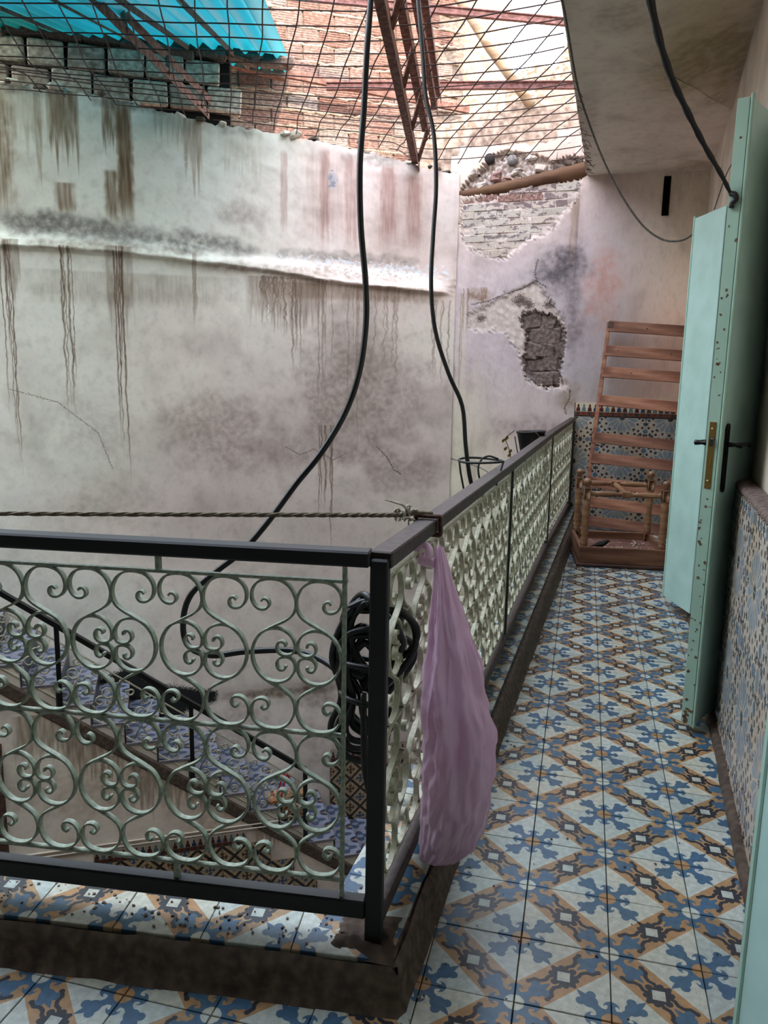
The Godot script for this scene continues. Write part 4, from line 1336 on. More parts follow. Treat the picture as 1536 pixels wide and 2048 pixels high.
	for y in [-2.475, -2.44]: cbox(st, Vector3(-3.2, y, 0.868), Vector3(2.9, 0.012, 0.012), 0.003)
	put("dado_moulding", fin(st), mats.plaster, s)
	# stub of the reddish side opening at the left
	st = flat_st()
	cbox(st, Vector3(-4.05, -2.5, 0.87), Vector3(0.45, 2.0, 0.03), 0.004)
	put("opening_jamb", fin(st), tri_mat(Color(0.40, 0.28, 0.24), mats.grit, 1.5, 0.9), s)

# ---------------------------------------------------------------- neighbouring roofs seen over the court wall
func build_roofscape() -> void:
	var rng := RandomNumberGenerator.new()
	rng.seed = 91
	# hollow-brick house wall, set back behind the court wall
	var b := thing("brick_house", "unplastered hollow-brick house wall with squeezed mortar joints rising behind the grille", "building", XW)
	var st := flat_st()
	cbox(st, Vector3(-1.9, 4.4, -2.30), Vector3(5.45, 5.0, 0.3), 0.0)
	put("wall_core", fin(st), tri_mat(Color(0.62, 0.54, 0.48), mats.grit, 1.5, 0.95), b)
	# ridged brick faces
	var variants := []
	for k in 4:
		st = flat_st()
		cbox(st, Vector3(0, 0, -0.03), Vector3(0.325, 0.148, 0.06), 0.006, Basis.IDENTITY, 0.004, k)
		for r in 6: cbox(st, Vector3(0, -0.058 + r * 0.0232, 0.001), Vector3(0.312, 0.013, 0.006), 0.002)
		variants.append(fin(st))
	var clay := []
	for c in [Color(0.60, 0.44, 0.38), Color(0.64, 0.50, 0.45), Color(0.68, 0.58, 0.53), Color(0.70, 0.63, 0.59)]: clay.append(tri_mat(c, mats.grit, 2.0, 0.95))
	var rn := noise(92, 0.6, 2)
	for row in 13:
		var y := 3.62 + row * 0.166
		for k in 12:
			var x := -2.9 + k * 0.342 + (0.17 if row % 2 else 0.0)
			if x > 0.66: continue
			var t := clampf((rn.get_noise_2d(x * 2.0, y * 2.0) + (5.0 - y) * 0.45 + 0.3) * 3.0 + rng.randf_range(-0.6, 0.6), 0, 3.49)
			put("brick", variants[rng.randi_range(0, 3)], clay[int(t)], b, Transform3D(Basis(Vector3(0, 0, 1), rng.randf_range(-0.012, 0.012)), Vector3(x, y, -2.128 + rng.randf_range(-0.008, 0.006))))
	# squeezed-out mortar in the bed joints
	st = soft_st()
	for row in 13:
		var pts := []
		var rad := []
		for i in 70:
			var x := -3.0 + i * 0.0545
			pts.append(Vector3(x, 3.535 + row * 0.166 + rng.randf_range(-0.008, 0.008), -2.135 + rng.randf_range(-0.008, 0.008)))
			rad.append(rng.randf_range(0.006, 0.024))
		tube(st, pts, rad, 6)
	put("mortar_joints", fin(st), tri_mat(Color(0.74, 0.66, 0.58), mats.grit, 3.0, 0.95), b, Transform3D.IDENTITY, true)

	# low terrace parapet of whitewashed blocks, on the court wall at the left
	var p := thing("block_parapet", "low terrace parapet of whitewashed blocks with dark open joints on top of the court wall", "parapet", XW)
	st = flat_st()
	cbox(st, Vector3(-3.9, 3.58, -0.42), Vector3(3.9, 0.60, 0.12), 0.0)
	put("core", fin(st), mat(Color(0.07, 0.06, 0.055), 0.95), p)
	var wash := tri_mat(Color(0.88, 0.82, 0.75), mats.grit, 1.6, 0.95)
	var wash2 := tri_mat(Color(0.80, 0.72, 0.66), mats.grit, 1.3, 0.95)
	for row in 2:
		for k in 14:
			var x := -5.6 + k * 0.30 + (0.12 if row else 0.0)
			if x > -2.0: continue
			put("block", bevel_box(Vector3(0.29 + rng.randf_range(-0.02, 0.004), 0.195 + rng.randf_range(-0.02, 0.004), 0.10), 0.012, 0.007, k + row * 20), wash if rng.randf() < 0.6 else wash2, p, Transform3D(Basis(Vector3(0, 0, 1), rng.randf_range(-0.02, 0.02)), Vector3(x, 3.50 + row * 0.205, -0.335 + rng.randf_range(-0.012, 0.012))))
	var pl := thing("roof_plank", "weathered brown roof plank lying along the top of the block parapet", "plank", XW)
	st = flat_st()
	cbox(st, Vector3(-3.4, 3.93, -0.34), Vector3(3.9, 0.07, 0.14), 0.008, Basis(Vector3(0, 0, 1), -0.035), 0.01, 5)
	put("board", fin(st), mats.dark_wood, pl)
	var mb := thing("mortar_bed", "old mortar capping squeezed along the plank on the parapet", "mortar", XW)
	st = flat_st()
	for k in 14: cbox(st, Vector3(-5.2 + k * 0.28, 3.845 + rng.randf_range(-0.02, 0.01), -0.32), Vector3(0.30, 0.07, 0.12), 0.02, Basis(Vector3(0, 0, 1), rng.randf_range(-0.08, 0.08)), 0.02, k)
	put("capping", fin(st), mats.stone, mb)

	# corrugated sheets: ridge direction rd, far edge along the wall
	var E := Vector3(0.866, 0, -0.5)
	var rd := Vector3(-0.3098, 0.2550, -0.9160)
	var up := E.cross(rd).normalized()
	if up.y < 0.0: up = -up
	var A := Vector3(-3.238, 4.413, -8.569)
	var defs := [["bright turquoise corrugated roof sheet, the rightmost, its edge against the brick wall", 0.0, 0.78, 0.0, 5.2, Color(0.04, 0.70, 0.74)],
		["turquoise corrugated roof sheet in the middle, above the lattice girder", -0.74, 0.78, -0.012, 5.0, Color(0.05, 0.64, 0.70)],
		["faded turquoise corrugated roof sheet left of the lattice girder", -1.48, 0.8, -0.02, 5.2, Color(0.12, 0.55, 0.60)]]
	for di in defs.size():
		var d: Array = defs[di]
		var t := thing("corrugated_sheet", d[0], "roof sheet", Transform3D.IDENTITY, "turquoise corrugated roof sheets")
		var m := mat(d[5], 0.35)
		m.backlight_enabled = true
		m.backlight = Color(0.04, 0.38, 0.41)
		var o: Vector3 = A + E * d[1] + up * d[3]
		put("sheet", sheet(96, 24, func(u: float, v: float) -> Vector3:
			var x: float = -u * d[2]
			return o + E * x - rd * (v * d[4]) + up * (0.040 * cos(x / 0.13 * TAU) - 0.012 * sin(v * PI) * d[2])), m, t)
	for f in [[Vector3(-4.5, 4.30, -6.25), 1.3, "pale translucent roof sheet lit from above at the far left corner", Color(0.72, 0.78, 0.66)]]:
		var t := thing("plastic_sheet", f[2], "roof sheet")
		var m := mat(f[3], 0.4)
		m.backlight_enabled = true
		m.backlight = Color(0.75, 0.85, 0.7)
		var o: Vector3 = f[0]
		put("sheet", sheet(40, 16, func(u: float, v: float) -> Vector3:
			var x: float = 0.32 - u * f[1]
			return o + E * x - rd * (v * 2.6 - 0.75) + up * (0.010 * cos(x / 0.09 * TAU))), m, t)
	# rafters and purlin carrying the sheets
	for k in 4:
		var t := thing("sheet_rafter", ["rusty angle-iron rafter under the right edge of the turquoise sheets", "rusty angle-iron rafter under the middle of the turquoise sheets", "rusty angle-iron rafter under the turquoise sheets just right of the girder", "rusty angle-iron rafter under the faded turquoise sheet at the left"][k], "rafter", Transform3D.IDENTITY, "angle-iron rafters under the sheets")
		st = flat_st()
		var o: Vector3 = A + E * [-0.42, -0.78, -1.2, -1.75][k] - up * 0.055
		_angle_iron(st, o + rd * 0.1, o - rd * 4.6, 0.04, Vector3.UP)
		put("iron", fin(st), mats.rust, t)
	var pu := thing("purlin", "brown timber purlin under the lower edge of the turquoise sheets, running past the brick wall", "beam")
	st = flat_st()
	_bar(st, XW * Vector3(-3.4, 4.52, -1.82), XW * Vector3(-1.25, 4.27, -1.80), 0.10, 0.12)
	_bar(st, XW * Vector3(-1.3, 4.275, -1.80), XW * Vector3(0.76, 4.12, -1.78), 0.05, 0.07)
	put("timber", fin(st), mats.rust, pu)
	for k in 2:
		var t := thing("terrace_strut", ["leaning dark strut under the purlin, left of the brick wall", "second leaning dark strut under the purlin, nearer the brick wall"][k], "strut", Transform3D.IDENTITY, "leaning terrace struts")
		st = flat_st()
		_bar(st, XW * Vector3(-2.1 + k * 0.12, 3.35, -1.1), XW * Vector3(-2.25 + k * 0.08, 4.3, -1.7), 0.05, 0.04)
		put("post", fin(st), mats.rust, t)
	# red joists crossing behind the grille
	var joist := [[Vector3(-3.4, 4.86, -7.75), Vector3(-0.1, 4.61, -8.55), "red-brown steel joist crossing high in front of the brick wall and the sky"], [Vector3(-2.6, 3.98, -7.8), Vector3(0.2, 4.05, -8.52), "red-brown steel joist crossing low behind the grille"]]
	for j in joist:
		var t := thing("steel_joist", j[2], "joist", Transform3D.IDENTITY, "red-brown joists")
		st = flat_st()
		var dirv: Vector3 = (j[1] - j[0]).normalized()
		_bar(st, j[0], j[1], 0.05, 0.012, Vector3(0, 0.03, 0))
		_bar(st, j[0], j[1], 0.05, 0.012, Vector3(0, -0.03, 0))
		_bar(st, j[0], j[1], 0.012, 0.06, Vector3.ZERO)
		put("steel", fin(st), mats.rust_red, t)
	# sunlit rendered pier
	var pier := thing("rendered_pier", "tall pale sunlit pier of roughly rendered stone right of the brick wall", "pier")
	st = flat_st()
	var pp := noise(95, 1.0, 4)
	put("render", sheet(16, 60, func(u: float, v: float) -> Vector3:
		var y := lerpf(7.0, 3.6, v)
		var xr := lerpf(-1.17, -1.22, clampf((4.9 - y) / 0.6, 0, 1)) - clampf((4.6 - y) * 0.22, 0, 0.3)
		var x := lerpf(-1.66, xr, u)
		return Vector3(x, y, -10.02 - (x + 1.65) * 0.25 + 0.03 * pp.get_noise_2d(x * 6.0, y * 3.0))), tri_mat(Color(0.86, 0.78, 0.68), mats.grit, 1.3, 0.95), pier)
	cbox(st, Vector3(-1.43, 5.2, -10.42), Vector3(0.46, 3.8, 0.5), 0.02)
	put("core", fin(st), tri_mat(Color(0.80, 0.70, 0.62), mats.grit, 1.3, 0.95), pier)
	var pipe := thing("drain_pipe", "slanting pale pole leaning across the sunlit pier", "pole")
	put("pole", tube_mesh([Vector3(-1.75, 5.46, -9.0), Vector3(-1.2, 4.66, -9.02), Vector3(-0.74, 4.07, -9.03)], 0.052, 12), tri_mat(Color(0.62, 0.54, 0.44), mats.wood_t, 1.0, 0.7), pipe)
	# beige walls and the ragged skyline beyond the end wall
	var low := thing("terrace_wall", "low beige terrace wall behind the broken end wall, its top sloping up to the right", "wall")
	put("render", sheet(50, 14, func(u: float, v: float) -> Vector3:
		var x := lerpf(-1.95, 1.2, u)
		var top := lerp_table([[-1.95, 3.86], [-1.09, 4.09], [-0.55, 4.22], [-0.2, 4.34], [1.2, 4.5]], x) + 0.03 * pp.get_noise_1d(x * 8.0)
		var y := lerpf(top, 2.9, v)
		return Vector3(x, y, -9.2 - 0.12 * x + 0.03 * pp.get_noise_2d(x * 4, y * 4))), tri_mat(Color(0.72, 0.63, 0.57), mats.grit, 0.8, 0.95), low)
	st = flat_st()
	cbox(st, Vector3(-0.4, 3.35, -9.55), Vector3(3.2, 1.0, 0.4), 0.03)
	put("core", fin(st), tri_mat(Color(0.72, 0.63, 0.57), mats.grit, 0.8, 0.95), low)
	var far := thing("ruined_house", "distant beige house with a crumbling stepped roofline against the sky", "building")
	var prof := poly2([-2.2, 3.0, -2.2, 4.9, -1.42, 5.06, -1.33, 5.12, -1.18, 5.16, -1.10, 5.26, -0.99, 5.29, -0.90, 5.33, -0.74, 5.31, -0.66, 5.24, -0.58, 5.42, -0.50, 5.62, -0.40, 5.72, -0.28, 5.92, 0.3, 6.1, 1.6, 6.1, 1.6, 3.0])
	st = flat_st()
	prism(st, prof, 0.0, 1.2)
	put("wall", fin(st), tri_mat(Color(0.72, 0.63, 0.56), mats.grit, 0.9, 0.95), far, Transform3D(Basis(Vector3(1, 0, 0), Vector3(0, 0, -1), Vector3(0, 1, 0)), Vector3(0, 0, -11.5)))

func _bar(st: SurfaceTool, a: Vector3, b: Vector3, w: float, h: float, off := Vector3.ZERO) -> void:
	var d := (b - a).normalized()
	var z := d.cross(Vector3.UP).normalized()
	cbox(st, (a + b) / 2 + off, Vector3(a.distance_to(b), h, w), 0.003, Basis(d, z.cross(d).normalized(), z))

func _angle_iron(st: SurfaceTool, a: Vector3, b: Vector3, s: float, up: Vector3) -> void:
	var d := (b - a).normalized()
	var z := d.cross(up).normalized()
	var y := z.cross(d).normalized()
	var l := a.distance_to(b)
	cbox(st, (a + b) / 2, Vector3(l, s, 0.005), 0.001, Basis(d, y, z))
	cbox(st, (a + b) / 2 + y * s * 0.5 + z * s * 0.5, Vector3(l, 0.005, s), 0.001, Basis(d, y, z))

# ---------------------------------------------------------------- wire grille over the court, and its girders
func build_grille_and_beams() -> void:
	var g := thing("wire_grille", "sagging rusty wire grille stretched over the court from the wall head to the slab edge", "grille")
	var n := noise(101, 1.0, 2)
	var inv := XW.affine_inverse()
	var hgt := func(x: float, z: float) -> float:
		var l: Vector3 = inv * Vector3(x, 0, z)
		var dist := l.z          # distance from the court wall
		var y := 3.15
		var rise := lerpf(0.0, 0.20, clampf((-1.2 - x) / 3.0, 0, 1))
		y += rise * smoothstep(1.4, 0.0, dist)
		y -= 0.07 * smoothstep(0.5, 0.0, minf(dist, z + 7.28)) * (1.0 if x > -1.6 else 0.3)
		return y + 0.015 * n.get_noise_2d(x * 0.8, z * 0.8)
	var dA := Vector2(-0.42, -0.907)
	var inside := func(x: float, z: float) -> bool:
		var l: Vector3 = inv * Vector3(x, 0, z)
		return l.z > -0.02 and z > -7.27 and x < -0.099 - 0.036 * (7.3 + z) + 0.02
	for i in range(-2, 24):
		var pts := []
		var x0 := -3.10 + 0.193 * i
		for k in 64:
			var t := -2.7 + k * 0.1
			var w := 0.02 * n.get_noise_2d(t * 0.9, i * 7.0)
			var x := x0 + dA.x * t + w
			var z := -4.2 + dA.y * t
			if z > -1.7: continue
			if not inside.call(x, z): continue
			pts.append(Vector3(x, hgt.call(x, z), z))
		if pts.size() > 3: put("wire", tube_mesh(pts, 0.0042, 5), mats.wire, g)
	for j in range(-12, 16):
		var pts := []
		var z0 := -4.36 - 0.196 * j
		for k in 74:
			var x := -6.0 + k * 0.08
			var z := z0 + (-0.27 * (x + 1.3) if x < -1.3 else -0.10 * (x + 1.3) + 0.17 * pow(x + 1.3, 2.0)) + 0.02 * n.get_noise_2d(x * 0.9, j * 9.0 + 200.0)
			if z > -1.9: continue
			if not inside.call(x, z): continue
			pts.append(Vector3(x, hgt.call(x, z) + 0.006, z))
		if pts.size() > 3: put("wire", tube_mesh(pts, 0.0042, 5), mats.wire, g)
	# lattice girders of paired angle irons
	var labels := ["rusty lattice girder at the left, ending on the wall head under the turquoise sheets", "rusty lattice girder in the middle, running down to the wall corner beside the hoses"]
	var dat := [[Vector3(-3.03, 3.27, -6.16), Vector3(-2.45, 3.29, -2.2), Vector3(-3.10, 3.43, -6.35), Vector3(-2.58, 3.45, -2.2)], [Vector3(-1.54, 3.06, -7.22), Vector3(-0.80, 3.14, -2.3), Vector3(-1.36, 3.19, -6.75), Vector3(-0.76, 3.24, -2.3)]]
	for k in 2:
		var t := thing("girder", labels[k], "girder", Transform3D.IDENTITY, "lattice girders")
		var d: Array = dat[k]
		var st := flat_st()
		_angle_iron(st, d[0], d[1], 0.07, Vector3.UP)
		put("lower_chord", fin(st), mats.rust, t)
		st = flat_st()
		_angle_iron(st, d[2], d[3], 0.065, Vector3.UP)
		put("upper_chord", fin(st), mats.rust, t)
		for i in 6:
			var f := 0.05 + i * 0.17
			var a: Vector3 = d[0].lerp(d[1], f)
			var b: Vector3 = d[2].lerp(d[3], f)
			st = flat_st()
			_bar(st, a, b, 0.03, 0.03)
			put("strut", fin(st), mats.rust, t)
	var sg := thing("angle_iron", "single rusty angle iron running above the middle girder", "angle iron")
	var st2 := flat_st()
	_angle_iron(st2, Vector3(-1.26, 3.30, -6.55), Vector3(-0.72, 3.32, -2.3), 0.05, Vector3.UP)
	_angle_iron(st2, Vector3(-1.22, 3.36, -6.45), Vector3(-0.66, 3.38, -2.3), 0.05, Vector3.UP)
	put("iron", fin(st2), mats.rust, sg)

# ---------------------------------------------------------------- balustrades with scrollwork
# quarter of a scroll cell; cell is 2 wide (x -1..1) and 2 high, mirrored into the other quarters
func scroll_path() -> Array:
	var raw := [-138, 205, -126, 215, -111, 207, -108, 190, -120, 176, -142, 174, -163, 186, -176, 212, -174, 246, -152, 276, -112, 290, -65, 288, -28, 266, -8, 232, -3, 198, -14, 162, -44, 136, -90, 112, -135, 84, -164, 46, -174, 4, -166, -42, -142, -80, -104, -102, -62, -104, -28, -88, -8, -60, -5, -34, -14, -12, -38, -3, -62, -8, -76, -26, -72, -48, -58, -56, -44, -50, -42, -38]
	var pts := []
	for i in range(0, raw.size(), 2): pts.append(Vector2(raw[i] / 185.0, raw[i + 1] / 290.0))
	return pts

var scroll_cache := {}
func scroll_mesh(cw: float, ch: float, mx: int, my: int) -> ArrayMesh:
	var key := "%.4f %.4f %d %d" % [cw, ch, mx, my]
	if scroll_cache.has(key): return scroll_cache[key]
	var pts := []
	for p in scroll_path(): pts.append(Vector2(p.x * cw * 0.5 * mx, p.y * ch * 0.5 * my))
	var sm := smooth_path(pts, 3)
	var st := flat_st()
	ribbon(st, sm, 0.013, 0.0046)
	scroll_cache[key] = fin(st)
	return scroll_cache[key]

# panel in its own frame: x along, y up; cells from x0, two tiers between yb and yt
func scroll_panel(parent: Node3D, xf: Transform3D, x0: float, n: int, cw: float, yb: float, yt: float, m: Material, tidy: bool, seed_: int) -> void:
	var rng := RandomNumberGenerator.new()
	rng.seed = seed_
	var ch := (yt - yb) / 2.0 - 0.008
	for tier in 2:
		var cy := yb + (yt - yb) * (0.25 + 0.5 * tier)
		for k in n:
			for mx in [-1, 1]:
				for my in [-1, 1]:
					var off := Vector3(x0 + (k + 0.5) * cw, cy, rng.randf_range(-0.0015, 0.0015))
					put("scroll", scroll_mesh(cw, ch, mx, my), m, parent, xf * Transform3D(Basis(Vector3(0, 0, 1), rng.randf_range(-0.012, 0.012)), off))
	for y in [yb, (yb + yt) / 2.0, yt]:
		put("panel_bar", bevel_box(Vector3(n * cw + 0.012, 0.006, 0.014), 0.001), m, parent, xf * Transform3D(Basis.IDENTITY, Vector3(x0 + n * cw / 2.0, y, 0)))

func build_balustrades() -> void:
	# front arm: frame x runs to the right, ends at the corner post
	var F := Vector3(1, 0, -0.1).normalized()
	var P0 := Vector3(-0.372, 0, -1.466)
	var xf := frame(P0, F)
	var fr := thing("balustrade", "near balustrade with black frame and pale mint scrollwork, left of the corner post", "railing", xf)
	put("corner_post", bevel_box(Vector3(0.036, 0.85, 0.036), 0.003), mats.black_iron, fr, Transform3D(Basis.IDENTITY, Vector3(0, 0.52, 0)))
	put("handrail", bevel_box(Vector3(2.2, 0.032, 0.045), 0.004), mats.black_iron, fr, Transform3D(Basis.IDENTITY, Vector3(-1.118, 0.945, 0)))
	put("bottom_rail", bevel_box(Vector3(2.2, 0.042, 0.034), 0.004), mats.black_iron, fr, Transform3D(Basis.IDENTITY, Vector3(-1.118, 0.176, 0)))
	var cw := 0.199
	scroll_panel(fr, Transform3D.IDENTITY, -0.071 - cw * 6, 6, cw, 0.234, 0.894, mats.scroll, true, 111)
	put("end_bar", bevel_box(Vector3(0.008, 0.74, 0.014), 0.001), mats.scroll, fr, Transform3D(Basis.IDENTITY, Vector3(-0.071, 0.564, 0)))
	for x in [-0.463, -1.1]:
		put("lug", bevel_box(Vector3(0.010, 0.04, 0.014), 0.001), mats.scroll, fr, Transform3D(Basis.IDENTITY, Vector3(x, 0.911, 0)))
		put("lug", bevel_box(Vector3(0.012, 0.04, 0.014), 0.001), mats.scroll, fr, Transform3D(Basis.IDENTITY, Vector3(x + 0.02, 0.215, 0)))
	put("far_post", bevel_box(Vector3(0.034, 0.85, 0.034), 0.003), mats.black_iron, fr, Transform3D(Basis.IDENTITY, Vector3(-2.2, 0.52, 0)))
	# long side arm: posts measured one by one
	var posts := [Vector3(-0.372, 0.1, -1.466), Vector3(-0.293, 0.1, -3.42), Vector3(-0.205, 0.1, -5.476), Vector3(-0.097, 0.1, -7.255)]
	var tops := [0.959, 0.935, 0.922, 0.920]
	var sd := thing("balustrade", "long balustrade of cream scrollwork along the walkway, from the corner post to the end wall", "railing")
	for k in range(1, 4):
		put("post", bevel_box(Vector3(0.026, tops[k] - 0.11, 0.026), 0.003), mats.green_iron, sd, Transform3D(Basis.IDENTITY, Vector3(posts[k].x, (tops[k] + 0.08) / 2.0, posts[k].z)))
	for k in 3:
		var a: Vector3 = posts[k]; var b: Vector3 = posts[k + 1]
		var ta := Vector3(a.x, tops[k] - 0.017, a.z); var tb := Vector3(b.x, tops[k + 1] - 0.017, b.z)
		var st := flat_st()
		_bar(st, ta, tb, 0.048, 0.034)
		put("handrail", fin(st), mats.brown_iron, sd)
		var yb := [0.152, 0.135, 0.130, 0.128]
		st = flat_st()
		_bar(st, Vector3(a.x, yb[k], a.z), Vector3(b.x, yb[k + 1], b.z), 0.034, 0.036)
		put("bottom_rail", fin(st), mats.brown_iron, sd)
		var dir := (b - a).normalized()
		var n: int = [9, 9, 8][k]
		var l := a.distance_to(b)
		var fx := frame(a - Vector3(0, 0.1, 0), dir)
		var margin := 0.045
		var cwid := (l - 2 * margin) / n
		var drop: float = tops[k] - tops[k + 1]
		# the bay follows the slight fall of the rail
		var tilt := Basis(Vector3(0, 0, 1), -atan2(drop, l))
		scroll_panel(sd, fx * Transform3D(tilt, Vector3.ZERO), margin, n, cwid, 0.21, tops[k] - 0.062, mats.scroll_b, false, 120 + k)
		for e in [margin - 0.006, l - margin + 0.006]:
			put("end_bar", bevel_box(Vector3(0.008, tops[k] - 0.2, 0.014), 0.001), mats.scroll_b, sd, fx * Transform3D(Basis.IDENTITY, Vector3(e, (tops[k] + 0.13) / 2, 0)))
		for e in [0.25, 0.62]:
			put("lug", bevel_box(Vector3(0.012, 0.04, 0.014), 0.001), mats.scroll_b, sd, fx * Transform3D(Basis.IDENTITY, Vector3(e * l, tops[k] - 0.05 - drop * e, 0)))
	# stair railing
	var sr := thing("stair_railing", "black stair railing with thin cream wire scrolls descending along the court wall", "railing", XW)
	var ry := func(x: float) -> float: return -2.02 - 0.75 * (x + 1.52)
	var z := 0.84
	var st3 := flat_st()
	_bar(st3, Vector3(-5.0, ry.call(-5.0), z), Vector3(-1.52, ry.call(-1.52), z), 0.045, 0.04)
	put("handrail", fin(st3), mats.black_iron, sr)
	for x in [-4.4, -3.40, -2.44, -1.52]:
		var hh := 0.70
		put("post", bevel_box(Vector3(0.034, hh, 0.034), 0.003), mats.black_iron, sr, Transform3D(Basis.IDENTITY, Vector3(x, ry.call(x) - hh / 2 + 0.01, z)))
	var dirn := Vector2(1, -0.75).normalized()
	var per := Vector2(0.75, 1).normalized()
	for bay in 3:
		var xa: float = [-4.4, -3.40, -2.44][bay]
		var xb: float = [-3.40, -2.44, -1.52][bay]
		for off in [0.13, 0.60]:
			st3 = flat_st()
			_bar(st3, Vector3(xa, ry.call(xa) - off, z), Vector3(xb, ry.call(xb) - off, z), 0.012, 0.012)
			put("panel_bar", fin(st3), mats.scroll_b, sr)
		for k in 4:
			var xc := lerpf(xa, xb, (k + 0.5) / 4.0)
			var c := Vector2(xc, ry.call(xc) - 0.365)
			# an upright stem with four pairs of curls
			st3 = soft_st()
			tube(st3, [Vector3(c.x - per.x * 0.13, c.y - per.y * 0.2, z), Vector3(c.x + per.x * 0.13, c.y + per.y * 0.2, z)], 0.006, 5)
			put("stem", fin(st3), mats.scroll_b, sr)
			for s1 in [-1, 1]:
				for s2 in [-1, 1]:
					for ring in 2:
						var pts := []
						var r0: float = [0.052, 0.034][ring]
						var cc: Vector2 = c + dirn * s1 * [0.058, 0.085][ring] + per * s2 * [0.045, 0.135][ring]
						for i in 22:
							var an: float = (0.2 + i * 0.33) * s1 * s2 + (PI if s1 > 0 else 0.0) - 0.64
							var rr := r0 * (1.0 - i / 30.0)
							pts.append(Vector3(cc.x + cos(an) * rr, cc.y + sin(an) * rr, z))
						put("curl", tube_mesh(pts, 0.007, 4), mats.scroll_b, sr)

# ---------------------------------------------------------------- door leaves
func door_leaf(called: String, label: String, free: Vector3, hinge: Vector3, y0: float, y1: float, thick: float, ext: float) -> Node3D:
	# local x from the hinge to the free edge, y up; z out of the left-hand face
	var d := (free - hinge); d.y = 0.0
	var l := d.length() + ext
	d = d.normalized()
	var o := thing(called, label, "door", frame(Vector3(free.x, 0, free.z) - d * l, d), "", "structure")
	put("leaf", bevel_box(Vector3(l - 0.006, y1 - y0, thick - 0.004), 0.003), mats.mint, o, Transform3D(Basis.IDENTITY, Vector3(l / 2 - 0.003, (y0 + y1) / 2, 0)))
	var st := flat_st()
	cbox(st, Vector3(l - 0.001, (y0 + y1) / 2, 0.004), Vector3(0.006, y1 - y0, thick - 0.012), 0.001)
	cbox(st, Vector3(l - 0.004, (y0 + y1) / 2, -thick / 2 + 0.003), Vector3(0.016, y1 - y0 + 0.02, 0.010), 0.003)
	put("edge_strip", fin(st), mats.mint_edge, o)
	o.set_meta("l", l)
	return o

